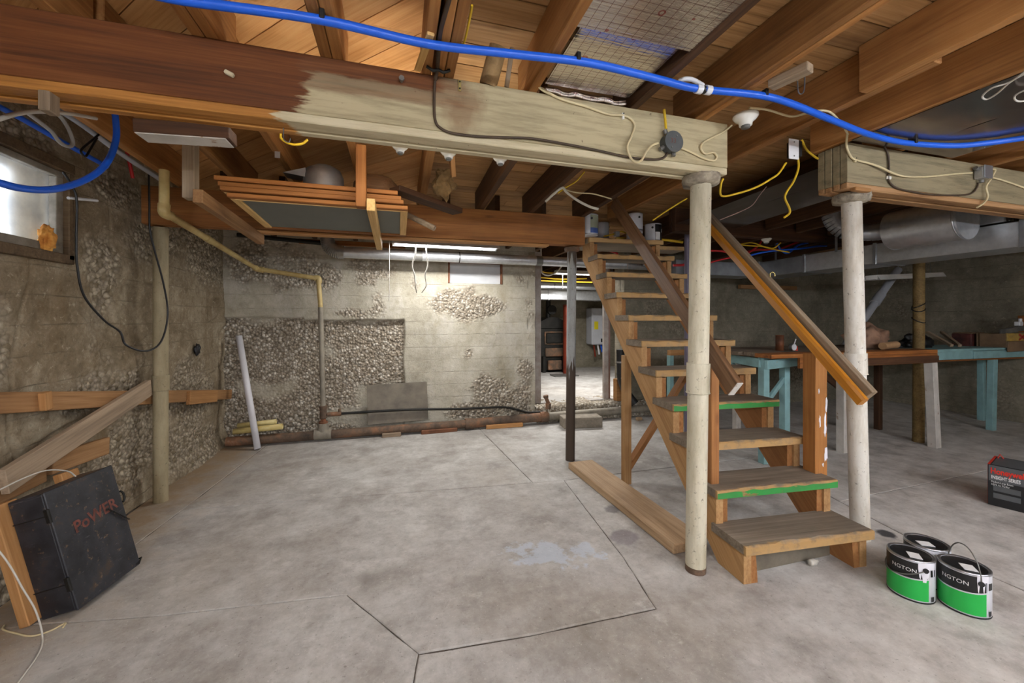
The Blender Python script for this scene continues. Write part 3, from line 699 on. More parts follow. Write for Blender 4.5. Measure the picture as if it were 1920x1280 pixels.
# rim board on the left wall
board('rim_board', (-1.68, -.6, 2.39), (-1.68, 1.8, 2.39), .04, .2, 'dark_wood', label='dark rim board lying along the top of the rough left wall', cat='board')
# ---- windows
wn = ob('window_1', MB(), None) if False else None
def window_box(name, fr, gl, kind='structure'): pass
yo0, yo1, zo0, zo1 = LW[0] + YF, LW[1] + YF, LW[2], LW[3]
mb = MB(); f_ = .045
for (a, b, c, d) in ((yo0, yo1, zo0, zo0 + f_), (yo0, yo1, zo1 - f_ * .7, zo1), (yo1 - f_, yo1, zo0 + f_, zo1 - f_ * .7), (yo0, yo0 + f_, zo0 + f_, zo1 - f_ * .7)):
    mb.box((XL - .02, (a + b) / 2, (c + d) / 2), (.05, b - a, d - c), ch=.003)
w1 = ob('window_1', mb, 'window_frame', kind='structure')
ob('window_pane', MB().box((XL - .03, (yo0 + yo1) / 2, (zo0 + zo1) / 2), (.006, yo1 - yo0 - .02, zo1 - zo0 - .02)), 'grimy_glass', w1)
bx_ = MB()
for (a, b, c, d) in ((yo0 - .06, yo1 + .045, zo1, zo1 + .055), (yo1, yo1 + .04, zo0 - .03, zo1), (yo0 - .06, yo1 + .04, zo0 - .05, zo0)):
    bx_.box((XL - .02, (a + b) / 2, (c + d) / 2), (.10, b - a, d - c), ch=.004)
ob('window_casing', bx_, 'dark_casing', w1)
xo0, xo1, zb0, zb1 = BW[0] + XL, BW[1] + XL, BW[2], BW[3]
mb = MB(); f_ = .022
for (a, b, c, d) in ((xo0, xo1, zb1 - f_, zb1), (xo0, xo0 + f_, zb0, zb1 - f_), (xo1 - f_, xo1, zb0, zb1 - f_)): mb.box(((a + b) / 2, YB + .03, (c + d) / 2), (b - a, .08, d - c), ch=.003)
w2 = ob('window_2', mb, 'brick', kind='structure')
ob('window_pane', MB().box(((xo0 + xo1) / 2, YB + .035, (zb0 + zb1) / 2), (xo1 - xo0 - .02, .012, zb1 - zb0 - .01)), 'frost_glass', w2)
# foam blob in the corner of the left pane
fp = atX(88, 448, XL + .012); mb = MB(); bm = bmesh.new(); bmesh.ops.create_icosphere(bm, subdivisions=4, radius=1)
vs = [Vector((v.co.x * .028, v.co.y * .036, v.co.z * .066)) * (1 + .42 * mnoise.noise(v.co * 2.6) + .15 * mnoise.noise(v.co * 7)) + fp for v in bm.verts]; fs = [[v.index for v in f.verts] for f in bm.faces]; bm.free()
ob('foam_lump', mb.add(vs, fs, True), 'foam', label='orange lump of expanding foam in the corner of the grimy window', cat='foam')
# ================================================================== BEAMS AND POSTS
def beam(name, label, x0, x1, y0, plies, t, zb, zt, mat, lowmat, matend=None):
    r = T(name, label, 'beam', ((x0 + x1) / 2, y0 + plies * t / 2, zb))
    for i in range(plies):
        yc = y0 + t * (i + .5)
        z0 = zb + .034
        ob('ply', MB().box(((x0 + x1) / 2, yc, (z0 + zt) / 2), (x1 - x0 - (.004 * (i % 2)), t - .005, zt - z0), ch=.002), mat, r)
        ob('ply_edge', MB().box(((x0 + x1) / 2, yc, zb + .017 + (.006 if i % 2 else 0)), (x1 - x0 - (.004 * (i % 2)), t - .007, .034), ch=.004), lowmat, r)
    return r
b1 = beam('main_beam', 'long built-up main beam, half stained brown and half brushed cream', XL + .02, 1.603, 1.633, 3, .045, 2.035, 2.29, 'beam_front', 'beam_front_low')
b2 = beam('main_beam', 'built-up grey-brown beam on the white post beside the paint cans', 2.39, 7.3, 1.604, 4, .042, 2.03, 2.285, 'beam_right', 'beam_right_low')
# back beam: lower, on the thin post and the corner post
b3 = T('back_beam', 'orange-brown back beam above the hanging window frames', 'beam', (0, 3.38, 1.965))
for i, yc in enumerate((3.345, 3.395)): board('ply', (XL + .05, yc, 2.095), (1.648, yc, 2.115), .046, .262, 'fir_beam', b3)
board('nailer_strip', (-1.05, 3.37, 1.9555), (1.3, 3.37, 1.969), .09, .018, 'orange_wood', b3)
b4 = T('back_beam', 'dark back beam running past the stairs above the workbench', 'beam', (4.6, 3.38, 2.175))
for i, yc in enumerate((3.345, 3.395)): board('ply', (2.62, yc, 2.29), (7.4, yc, 2.29), .046, .23, 'dark_wood', b4)
# beam below the ceiling of the second room
board('second_room_beam', (1.2, 6.4, 2.03), (5.6, 6.4, 2.03), .1, .14, 'dark_wood', label='dark timber beam across the second room above the boiler', cat='beam')
def post(label, p0, p1, r, mat, sleeve=None, cap=None, foot=None, name='steel_post', n=28):
    root = T(name, label, 'post', p0); p0, p1 = Vector(p0), Vector(p1); ax = p1 - p0
    ob('shaft', MB().cyl(p0, p1, r, n=n), mat, root, M=None)
    if sleeve:
        a, b = sleeve; mb = MB(); q0, q1 = p0 + ax * a, p0 + ax * b; dd = ax.normalized()
        mb.cyl(q0, q1, r * 1.13, n=n); mb.tube([q0 + (q1 - q0) * 0.0 + Vector((r * 1.13 * math.cos(t), r * 1.13 * math.sin(t), 0)) for t in [i * 2 * math.pi / 24 for i in range(25)]], .003, 6, False)
        ob('coupling', mb, mat, root)
    if cap:
        cr, ch, cm = cap; mb = MB(); q = []
        prof = [(r * .9, -ch - .02), (cr * .93, -ch - .012), (cr, -ch * .6), (cr * .96, -ch * .2), (cr * .98, 0), (0.0, 0.0)]
        mb.lathe(prof, 36); mb.v = [Vector((v.x * (1 + .05 * mnoise.noise(v * 30)), v.y * (1 + .05 * mnoise.noise(v * 30 + Vector((3, 1, 2)))), v.z + .004 * mnoise.noise(v * 40))) + p1 + Vector((0, 0, .0)) for v in mb.v]
        ob('cap_flange', mb, cm, root)
    if foot: ob('base_ring', MB().cyl(p0, p0 + ax.normalized() * .03, r * 1.02, n=n), foot, root)
    return root
pm = atZ(1304, 1068, 0); post('cream steel post standing before the foot of the stairs', pm, (1.497, 1.70, 2.035), .050, 'post_cream', sleeve=(.455, .53), cap=(.092, .028, 'mortar_collar'), foot='cast_iron')
pr_ = atZ(1613, 1008, 0); post('white steel post behind the green and black paint cans', pr_, (2.545, 1.69, 2.03), .048, 'post_white', sleeve=(.485, .545), cap=(.092, .03, 'mortar_collar'))
p3 = atZ(1069, 862, 0); post('thin grey steel post with bare lower half, at the end of the back beam', p3, (1.545, 3.38, 1.967), .043, 'post_blue_grey', cap=(.07, .02, 'cast_iron'))
p4 = atZ(295, 940, 0) + V((.02, 0, 0)); post('mottled tan steel post in front of the rough left wall', p4, (-1.615, 3.40, 1.955), .044, 'post_tan', sleeve=(.41, .465))
p5 = atZ(1722, 828, 0); post('brown post rising between the workbench and the turquoise table', p5, (p5.x + .01, p5.y, 2.06), .048, 'post_brown')
# things on the face of the main beam
FB = 1.633
def on_beam(px, py, off=.0): return atY(px, py, FB - off)
# ragged bright bracket and small clips
c_ = on_beam(430, 138, .008); board('cable_clip', c_ + V((-.014, 0, .006)), c_ + V((.014, 0, -.006)), .016, .014, 'cream_wood', up=(0, 0, 1), label='chipped cream wood cleat nailed to the brown half of the beam', cat='cleat')
bx0 = on_beam(862, 160, .003)
r = T('strap_clip', 'small brass strap clip on the cream half of the beam', 'clip', bx0)
ob('strap', MB().box(bx0, (.012, .004, .045), ch=.001), 'brass', r)
for dz in (-.014, .014): ob('screw', MB().cyl(bx0 + V((0, -.001, dz)), bx0 + V((0, -.005, dz)), .0035, n=10), 'black_iron', r)
bo = on_beam(753, 147, .02); r = T('carriage_bolt', 'rusty bolt head sticking out of the cream beam', 'bolt', bo)
ob('shank', MB().cyl(bo + V((0, .022, 0)), bo, .005, n=10), 'steel_grey', r); ob('head', MB().cyl(bo + V((0, .004, 0)), bo + V((0, -.006, 0)), .011, n=6, smooth=False), 'steel_grey', r)
# round grey junction box
jb = on_beam(1252, 271, .0); r = T('junction_box', 'round grey metal junction box on the cream beam', 'electrical box', jb)
ob('box_body', MB().cyl(jb + V((0, .0, 0)), jb + V((0, -.032, 0)), .044, n=28), 'box_grey', r)
jbc = jb; cv = cv0 = ob('cover', MB().cyl(jb + V((.006, -.032, 0)), jb + V((.006, -.040, 0)), .050, n=32), 'box_grey', r)
for a in (-.028, .028): ob('screw', MB().cyl(jb + V((.006 + a * .5, -.040, a)), jb + V((.006 + a * .5, -.0425, a)), .004, n=10), 'steel_grey', cv)
for q, dv in (((-.03, -.016, -.02), (-.026, 0, -.016)), ((.02, -.016, -.04), (.0, 0, -.02)), ((-.02, -.016, .04), (-.01, 0, .02))):
    ob('connector', MB().cyl(jb + V(q), jb + V(q) + V(dv), .010, n=12), 'steel_grey', r)
# text 33 in red on the cover is added with the other lettering
# hook under the beam, dangling block end
def bpath(pts, off=.006): return [on_beam(x, y, off) for x, y in pts]
def beam_cable(name, label, pts, r_, mat, off=None):
    return cable(name, bpath(pts, off if off is not None else r_), r_, mat, label=label, cat='cable')
beam_cable('dark_cable', 'old dark brown cable running down and along the cream beam', [(824, 118), (816, 150), (814, 190), (816, 225), (826, 240), (850, 250), (900, 256), (960, 258), (1000, 260), (1060, 270), (1120, 282), (1180, 295), (1225, 299), (1245, 295), (1252, 285)], .0055, 'brown_cable')
cable('beige_cable', [on_beam(x, y, .0055 if y < 262 else .017) for x, y in [(1014, 165), (1050, 185), (1100, 200), (1140, 214), (1165, 216), (1182, 222), (1190, 236), (1184, 256), (1176, 275), (1182, 295), (1192, 304), (1203, 300), (1212, 284), (1222, 273), (1234, 268)]], .0055, 'beige_cable', label='beige cable clipped to the beam and looped under the round box', cat='cable')
beam_cable('beige_cable', 'beige cable curling from the round box to the end of the cream beam', [(1274, 276), (1295, 285), (1320, 297), (1338, 301), (1344, 294), (1338, 286), (1322, 288), (1314, 278), (1318, 268), (1335, 258), (1358, 246), (1372, 235)], .005, 'beige_cable')
yb_ = [atY(1245, 205, FB - .02), atY(1247, 222, FB - .016), atY(1249, 245, FB - .018), atY(1250, 259, FB - .02)]; cable('yellow_cable', yb_, .006, 'yellow_cable', label='short yellow cable dropping into the round grey box', cat='cable')
cl = on_beam(1168, 218, .004); r = T('cable_clip', 'white plastic clip pinning the beige cable to the beam', 'clip', cl); ob('saddle', MB().box(cl, (.012, .012, .03), ch=.002), 'porcelain', r); ob('nail', MB().cyl(cl + V((0, -.006, .010)), cl + V((0, -.009, .010)), .003, n=8), 'black_iron', r)
# right beam: cables and box
FB2 = 1.604
def on_b2(px, py, off=.006): return atY(px, py, FB2 - off)
cable('beige_cable', [atZ(1589, 250, 2.284)] + [on_b2(x, y, .017 if 1640 < x < 1690 else .006) for x, y in [(1587, 271), (1592, 288), (1602, 299), (1625, 305), (1650, 313), (1675, 325), (1700, 331), (1740, 331), (1790, 326), (1822, 324)]], .0055, 'beige_cable', label='beige cable sagging along the right beam to a square metal box', cat='cable')
cable('dark_cable', [on_b2(x, y) for x, y in [(1655, 268), (1665, 290), (1667, 318), (1665, 333), (1672, 346), (1690, 355), (1740, 364), (1790, 366), (1820, 363), (1831, 352), (1834, 343)]], .005, 'brown_cable', label='dark brown cable looping below a white clip on the right beam', cat='cable')
cable('beige_cable', [on_b2(x, y, .018 if y > 320 or x > 1850 else .006) for x, y in [(1842, 319), (1856, 317), (1866, 319), (1858, 335), (1849, 350), (1852, 368), (1845, 380), (1832, 389)]], .0055, 'beige_cable', label='cut beige cable hanging from the square box on the right beam', cat='cable')
cable('beige_cable', [on_b2(x, y) for x, y in [(1848, 330), (1880, 338), (1920, 352), (1950, 365)]], .0055, 'beige_cable', label='beige cable leaving the square box towards the right end of the beam', cat='cable')
cl = on_b2(1666, 333, .004); r = T('cable_clip', 'white plastic clip pinning the dark cable to the right beam', 'clip', cl); ob('saddle', MB().box(cl, (.034, .012, .018), ch=.003), 'porcelain', r); ob('nail', MB().cyl(cl + V((-.01, -.006, 0)), cl + V((-.01, -.009, 0)), .003, n=8), 'black_iron', r)
cl = on_b2(1603, 300, .004); r = T('cable_clip', 'beige plastic clip at the bend of the cable near the white post', 'clip', cl); ob('saddle', MB().box(cl, (.014, .012, .026), ch=.003), 'beige_cable', r); ob('nail', MB().cyl(cl + V((0, -.006, .008)), cl + V((0, -.009, .008)), .003, n=8), 'black_iron', r)
jb = on_b2(1832, 327, .0); r = T('junction_box', 'square galvanised junction box on the right beam', 'electrical box', jb)
ob('box_body', MB().box(jb + V((0, -.024, 0)), (.075, .048, .075), ch=.006), 'galv', r); ob('cover', MB().box(jb + V((0, -.05, 0)), (.08, .006, .08), ch=.003), 'galv_dull', r)
for q in ((-.04, -.02, .02), (.04, -.02, .03), (0, -.02, -.042)): ob('connector', MB().cyl(jb + V(q), jb + V(q) + V((q[0] * .5, 0, q[2] * .4)), .012, n=12), 'steel_grey', r)
bk = on_b2(1614, 356, .01); board('shim', bk + V((-.06, 0, 0)), bk + V((.06, 0, 0)), .03, .02, 'orange_wood', label='orange wood shim between the right beam and its post', cat='shim')
# bare block poking below the beam at far left
q = atY(92, 192, 1.66); board('wood_peg', q + V((.0, 0, .03)), q + V((0, .0, -.035)), .045, .03, 'weathered', up=(1, 0, 0), label='short grey wood peg under the left end of the main beam', cat='peg')
# short white-faced timber under the beam
a, b = atZ(262, 262, 2.0), atZ(440, 250, 2.02); 
r = T('hanging_block', 'broken timber with a white painted face under the brown beam', 'timber', (a + b) / 2)
m_ = board('timber', V((-.92, 1.80, 2.005)), V((-.62, 1.80, 2.018)), .085, .05, 'dark_wood', r); board('painted_face', V((-.915, 1.80, 1.978)), V((-.63, 1.80, 1.991)), .084, .004, 'white_chipped', r)
# ================================================================== STAIRCASE
SO = V((1.6285, 1.540, 0)); SA = math.radians(4.7)
SD = V((math.sin(SA), math.cos(SA), 0)); SR = V((math.cos(SA), -math.sin(SA), 0))
def S(lat, s_, z): return SO + SR * lat + SD * s_ + V((0, 0, z))
RISE, RUN, Z1, TT, SW = .19, .195, .20, .044, .765
NT = 11
st = T('staircase', 'open wooden staircase with worn treads, green edges and two handrails', 'staircase', tuple(SO), rz=-SA)
SM = Matrix((SR, SD, V((0, 0, 1)))).transposed().to_4x4(); SM.translation = SO
def stringer(lat0, lat1, drop, mat, name='stringer', cut=.0):
    poly = [(.03, 0.0)]
    for i in range(NT):
        z = Z1 + RISE * i - TT - drop
        poly.append((.03 + cut + RUN * i, z)); poly.append((.03 + cut + RUN * (i + 1), z))
    m = RISE / RUN; s0 = .21; zt = Z1 + RISE * (NT - 1) - TT - drop
    se = .03 + cut + RUN * NT
    poly.append((se, m * (se - s0)))
    poly.append((s0, 0.0))
    mb = MB().prism(poly, 0, lat0, lat1)
    # put the length along local X for the grain
    ang = math.atan2(RISE, RUN); Rg = Matrix.Rotation(ang, 4, 'X') @ Matrix(((0, 1, 0, 0), (1, 0, 0, 0), (0, 0, -1, 0), (0, 0, 0, 1)))
    Ri = Rg.inverted(); mb.v = [Ri @ v for v in mb.v]
    return ob(name, mb, mat, st, M=SM @ Rg)
stringer(.005, .048, 0, 'stair'); stringer(SW - .055, SW - .012, 0, 'stair')
stringer(.049, .085, .012, 'stair_inner', 'inner_stringer', .012); stringer(SW - .092, SW - .056, .012, 'stair_inner', 'inner_stringer', .012)
rnd = random.Random(3)
for i in range(NT):
    z = Z1 + RISE * i - TT / 2; s0 = RUN * i; dep = .245 if i < NT - 1 else .30
    ext = rnd.uniform(-.008, .008)
    M = SM @ Matrix.Translation((SW / 2 - .003, s0 + dep / 2, z))
    # worn top edge: slight dip along the front
    mb = MB(); nx = 14; L = SW + .016 + ext; vs = []; fs = []
    for k in range(nx + 1):
        x = -L / 2 + L * k / nx; wr = .006 + .006 * math.sin(k * 1.7 + i * 2.1) + (.006 if 3 < k < 11 else 0)
        wr = wr if 0 < k < nx else .004
        for (yy, zz) in ((dep / 2, -TT / 2), (-dep / 2, -TT / 2), (-dep / 2, TT / 2 - wr), (-dep / 2 + wr * 1.3, TT / 2), (dep / 2, TT / 2)): vs.append(V((x, yy, zz)))
    for k in range(nx):
        for q in range(5): fs.append((k * 5 + q, k * 5 + (q + 1) % 5, (k + 1) * 5 + (q + 1) % 5, (k + 1) * 5 + q))
    fs.append((0, 1, 2, 3, 4)[::-1]); fs.append(tuple(nx * 5 + q for q in range(5)))
    mb.add(vs, fs); t = ob('tread', mb, 'tread', st, M=M)
    if i in (1, 3):
        mb = MB(); vs = []; fs = []
        for k in range(nx + 1):
            x = -L / 2 + L * k / nx + (.002 if k == 0 else -.002 if k == nx else 0); wr = .002 + .009 * abs(math.sin(k * 1.3 + i))
            vs += [V((x, -dep / 2 - .0015, -TT / 2 + .001)), V((x, -dep / 2 - .0015, TT / 2 - wr - .004)), V((x, -dep / 2 + .001, TT / 2 - wr - .004)), V((x, -dep / 2 + .001, -TT / 2 + .001))]
        for k in range(nx):
            for q in range(4): fs.append((k * 4 + q, k * 4 + (q + 1) % 4, (k + 1) * 4 + (q + 1) % 4, (k + 1) * 4 + q))
        ob('painted_nosing', mb.add(vs, fs), 'green_paint', t, M=M, label='green painted front edge of a tread')
# newel posts
nw = board('newel_post', S(SW + .005, .335, .355), S(SW + .005, .335, 1.10), .085, .085, 'newel', st, up=tuple(SD))
rs = random.Random(11)
for (l0, z0, w_, h_) in ((.030, .50, .012, .10), (.024, .66, .010, .16), (.034, .80, .008, .09), (-.012, .70, .006, .07), (.010, .44, .006, .03), (-.02, .88, .005, .03)):
    q = S(SW + .005 + l0, .335 - .0425 - .0012, z0); poly = []
    for i in range(14):
        t = 2 * math.pi * i / 14; k_ = rs.uniform(.55, 1.2); poly.append((w_ * math.cos(t) * k_, h_ / 2 * math.sin(t) * k_))
    ob('paint_splash', MB().prism(poly, 1, -.0008, .0012, Matrix.Translation(q) @ Matrix.Rotation(-SA, 4, 'Z')), 'paint_drip', nw)
board('newel_post', S(.045, .30, .36), S(.045, .30, 1.16), .05, .04, 'stair_inner', st, up=tuple(SD))
# left handrail: dark board with a battered end
hl = board('handrail', S(-.05, .02, .965), S(.0, 1.45, 2.29), .034, .095, 'rail_dark', st, up=(0, 0, 1))
e0 = S(-.05, .02, .965); dv = (S(.0, 1.45, 2.29) - e0).normalized(); board('chipped_end', e0 - dv * .003, e0 + dv * .002, .033, .094, 'white_chipped', hl, label='white chipped end of the dark handrail')
# right handrail: grey board with an orange varnished rail fixed to its face
a, b = S(SW - .015, .02, .915), S(SW - .015, 1.70, 2.55)
a, b = S(SW - .06, -.015, .90), S(SW - .02, 1.36, 2.245)
hb = board('handrail', a, b, .036, .10, 'weathered', st, up=(0, 0, 1))
dv = (b - a).normalized(); off = -SR * .040 + V((0, 0, -.012))
M, L = frame(a + off - dv * .01, b + off); mb = MB(); pr0 = [(.017, -.026), (.017, .012), (.010, .026), (-.010, .026), (-.017, .012), (-.017, -.026)]
vs = [V((x, p[0], p[1])) for x in (-L / 2, L / 2) for p in pr0]; fs = [tuple(range(6)), tuple(range(6, 12))[::-1]] + [(i, (i + 1) % 6, 6 + (i + 1) % 6, 6 + i) for i in range(6)]
ob('rail', mb.add(vs, fs), 'rail_orange', hb, M=M, label='orange varnished rail')
hk = S(SW - .03, .62, 1.60); cable('hook', [hk + V((0, 0, -.02)), hk + V((-.005, 0, .01)), hk + V((.01, -.005, .022)), hk + V((.024, -.01, .01)), hk + V((.024, -.01, -.005))], .004, 'brass', hb)
# supports below the flight
s_ = 1.27
board('support_post', S(.02, s_, 0), S(.02, s_, 1.02), .06, .06, 'stair', st, up=tuple(SD))
board('support_post', S(SW - .03, s_, 0), S(SW - .03, s_, 1.02), .06, .06, 'stair_inner', st, up=tuple(SD))
board('brace', S(.04, s_ + .03, .10), S(SW - .10, s_ + .03, .98), .035, .07, 'stair_inner', st, up=tuple(SD))
# landing shelf above the top tread, where the paint cans stand
lz = Z1 + RISE * (NT - 1)
board('landing_board', S(-.02, RUN * NT + .20, lz - .02), S(SW + .45, RUN * NT + .20, lz - .02), .24, .04, 'tread', st, up=(0, 0, 1))
# plank lying on the floor by the flight
pa, pb = V((1.60, 3.33, .026)), V((1.63, 1.96, .026))
pa = atZ(1066, 879, 0) + V((.118, .01, 0)); pb = atZ(1264, 1042, 0) + V((.118, .01, 0)); pa.z = pb.z = .029
board('floor_plank', pa, pb, .235, .056, 'plank', label='thick worn plank lying on the floor beside the stairs', cat='plank', ch=.006)
# scrap lying flat under the first tread
ob('scrap_sheet', MB().box(S(.38, .13, .05), (.56, .010, .10), ch=.002), 'sheet_board', label='grey metal sheet standing on edge under the lowest tread', cat='sheet')
bt = S(.46, .09, .013); ob('scrap_bottle', MB().lathe([(0, 0), (.014, 0), (.016, .008), (.016, .035), (.008, .045), (.008, .055), (0, .055)], 18, Matrix.Translation(bt + V((.0, 0, .004))) @ Matrix.Rotation(math.pi / 2, 4, 'Y')), 'white_cable', label='small pale bottle lying under the lowest tread', cat='bottle')
# ================================================================== LEFT WALL AND CORNER
# sloping board along the wall
def onL(px, py, off=.04): return atX(px, py, XL + off)
a, b = onL(-20, 756, .045), onL(432, 739, .045)
sb = T('wall_board', 'long brown board fixed aslant across the rough left wall', 'board', (a + b) / 2)
board('plank', a, b, .028, .095, 'wall_board', sb, up=(0, 0, 1))
q0, q1 = onL(84, 735, .073), onL(87, 768, .073); board('block', q0, q1, .045, .03, 'orange_wood', sb, up=(1, 0, 0))
q0, q1 = onL(353, 746, .072), onL(405, 742, .072); board('block', q0, q1, .028, .11, 'orange_wood', sb, up=(0, 0, 1))
# diagonal board
a, b = onL(280, 726, .074), onL(5, 905, .100)
dg = T('diagonal_board', 'grey-brown board leaning diagonally across the wall board', 'board', b)
board('plank', a, b, .030, .115, 'grey_board', dg, up=(0, 0, 1))
a, b = onL(200, 835, .056), onL(92, 872, .056); board('short_board', a, b, .030, .10, 'wall_board', label='short brown board end below the diagonal board', cat='board')
# black metal box leaning on the wall
B0 = V((-1.342, 2.194, 0)); byaw = math.atan2(.05, .321); tilt = math.radians(14.5)
BM = Matrix.Translation(B0) @ Matrix.Rotation(-byaw, 4, 'Z') @ Matrix.Rotation(-tilt, 4, 'Y')    # local: +X front, Y along the door, Z up
BM = Matrix.Translation((0, 0, .0375)) @ BM
bb = T('switch_box', 'black metal switch box lettered in faded red, leaning on the left wall', 'metal box', tuple(B0))
bw, bd, bh = .333, .135, .53
mb = MB().box((-bd / 2 - .008, bw / 2, bh / 2), (bd, bw, bh), ch=.004); ob('case', mb, 'black_box', bb, M=BM)
dr = dr0 = ob('door', MB().box((-.002, bw / 2, bh / 2), (.012, bw + .006, bh + .006), ch=.003), 'black_box', bb, M=BM)
for z in (.12, .43):
    ob('hinge', MB().box((-.004, -.004, z), (.018, .012, .06), ch=.002).cyl((.004, -.008, z - .03), (.004, -.008, z + .03), .006, n=10), 'black_iron', dr, M=BM)
    ob('seam_strip', MB().box((-bd / 2 - .008, -.0012, z), (bd, .002, .004)), 'black_iron', dr, M=BM)
mb = MB(); pts = [V((.004, bw + .004 + .016 * math.sin(t), .36 + .028 * math.cos(t))) for t in [i * math.pi / 12 for i in range(13)]]; mb.tube(pts, .005, 8); ob('hasp', mb, 'black_iron', dr, M=BM)
# chain
mb = MB(); A_, B_ = V((.010, .24, .34)), V((.012, .335, .235))
for i in range(15):
    c = A_.lerp(B_, (i + .5) / 15); ax = (B_ - A_).normalized(); up = V((1, 0, 0)) if i % 2 else ax.cross(V((1, 0, 0)))
    mb.tube([c + ax * .0065 * math.cos(t) + up * .0035 * math.sin(t) for t in [k * math.pi / 4 for k in range(9)]], .0013, 5, False)
ob('chain', mb, 'black_iron', dr, M=BM)
mb = MB(); mb.tube([V((-.02, bw - .05, .006)), V((.01, bw - .01, .008)), V((.0, bw + .02, .02)), V((-.03, bw + .02, .012))], .004, 8); ob('latch_loop', mb, 'black_iron', bb, M=BM)
# timber frame behind the box
tf = T('backing_frame', 'orange-brown timber frame behind the black box', 'timber frame', (-1.56, 2.4, 0))
def bx(p): return BM @ V(p)
board('side_board', bx((-bd - .030, .0, .0105)), bx((-bd - .030, .0, .535)), .09, .04, 'orange_wood', tf, up=tuple((BM.to_3x3() @ V((1, 0, 0)))))
board('side_board', bx((-bd - .030, .29, .0105)), bx((-bd - .030, .29, .565)), .09, .04, 'orange_wood', tf, up=tuple((BM.to_3x3() @ V((1, 0, 0)))))
board('cross_board', V((-1.684, 2.10, .535)), V((-1.684, 2.53, .552)), .030, .10, 'wall_board', tf, up=(0, 0, 1))
# wires near the box
cable('white_wire', [atY(x, y, yy) for x, y, yy in [(-45, 985, 2.05), (0, 1035, 2.05), (22, 1066, 2.06), (42, 1102, 2.07), (66, 1143, 2.085)]] + [atZ(79, 1188, .016)] + [atZ(x, y, .0075) for x, y in [(74, 1222), (35, 1278), (20, 1300)]], .003, 'white_cable', label='thin white wire trailing over the floor past the black box', cat='wire')
cable('white_wire', [atZ(x, y, .0062) for x, y in [(8, 1172), (6, 1180), (30, 1187), (60, 1192), (95, 1182), (122, 1168), (118, 1176)]], .0035, 'beige_cable', label='short kinked wire at the foot of the black box', cat='wire')
cable('white_wire', [BM @ V(p) for p in [(-.10, .26, .533), (-.095, .22, .575), (-.085, .10, .615), (-.07, -.10, .60), (-.06, -.25, .565)]], .003, 'white_cable', label='thin white wire arching over the top of the black box', cat='wire')
# black cable hanging on the wall
cable('hanging_cable', [onL(x, y, o) for x, y, o in [(118, 322, .042), (136, 350, .05), (144, 378, .052), (143, 450, .045), (145, 500, .04), (158, 555, .04), (195, 600, .04), (225, 622, .05), (235, 645, .08), (262, 657, .12), (285, 655, .15), (302, 640, .17), (312, 610, .18), (314, 575, .18), (305, 525, .18), (290, 470, .17), (281, 430, .165), (280, 380, .165), (279, 325, .165)]], .006, 'black_cable', label='black cable looping down the left wall past the tan post', cat='cable', k=8)
cable('white_conduit', [onL(128, 371, .03), onL(182, 376, .03)], .008, 'white_plastic', smooth=False, label='short white plastic tube beside the left window', cat='tube')
mb = MB(); q = onL(370, 655, .03); bm = bmesh.new(); bmesh.ops.create_icosphere(bm, subdivisions=3, radius=1)
mb.add([V((v.co.x * .02, v.co.y * .032, v.co.z * .05)) * (1 + .5 * mnoise.noise(v.co * 2)) + q for v in bm.verts], [[v.index for v in f.verts] for f in bm.faces], True); bm.free()
ob('tar_lump', mb, 'tar', label='black tar lump stuck in the left wall', cat='lump')
# ---- waste pipes in the corner
YP = 4.72
wp = T('waste_pipe', 'tan plastic waste pipe zigzagging down to an old grey pipe', 'pipe', atY(605, 775, YP))
A = atX(309, 320, -1.38); Bq = atX(308, 398, -1.38); C_ = atY(482, 504, YP); D_ = atY(597, 522, YP); E1 = atY(601, 576, YP); F1 = atY(606, 768, YP)
A.x, A.y = Bq.x, Bq.y
ob('pipe_run', MB().cyl(A, Bq, .026, n=20), 'pvc_tan', wp)
ob('pipe_run', MB().cyl(Bq, C_, .0225, n=20), 'pvc_tan', wp); ob('pipe_run', MB().cyl(C_, D_, .024, n=20), 'pvc_tan', wp); ob('pipe_run', MB().cyl(D_, E1, .024, n=20), 'pvc_tan', wp)
ob('elbow', MB().tube(crom([Bq + V((0, 0, .05)), Bq, Bq + (C_ - Bq).normalized() * .06], 5), .031, 16), 'pvc_tan', wp)
ob('elbow', MB().tube(crom([C_ + (Bq - C_).normalized() * .06, C_, C_ + (D_ - C_).normalized() * .06], 5), .031, 16), 'pvc_tan', wp)
ob('elbow', MB().tube(crom([D_ + (C_ - D_).normalized() * .04, D_, D_ + (E1 - D_).normalized() * .05], 5), .031, 16), 'pvc_tan', wp)
q = Bq.lerp(C_, .38); d = (C_ - Bq).normalized(); ob('coupling', MB().cyl(q - d * .10, q, .027, n=20), 'pvc_tan', wp)
ob('steel_pipe', MB().cyl(E1, F1, .026, n=20), 'galv_pipe_old', wp)
ob('fitting', MB().cyl(F1 + V((0, 0, .04)), F1 + V((0, 0, -.09)), .036, n=20).cyl(F1 + V((0, 0, .045)), F1 + V((0, 0, .02)), .040, n=20), 'cast_iron', wp)
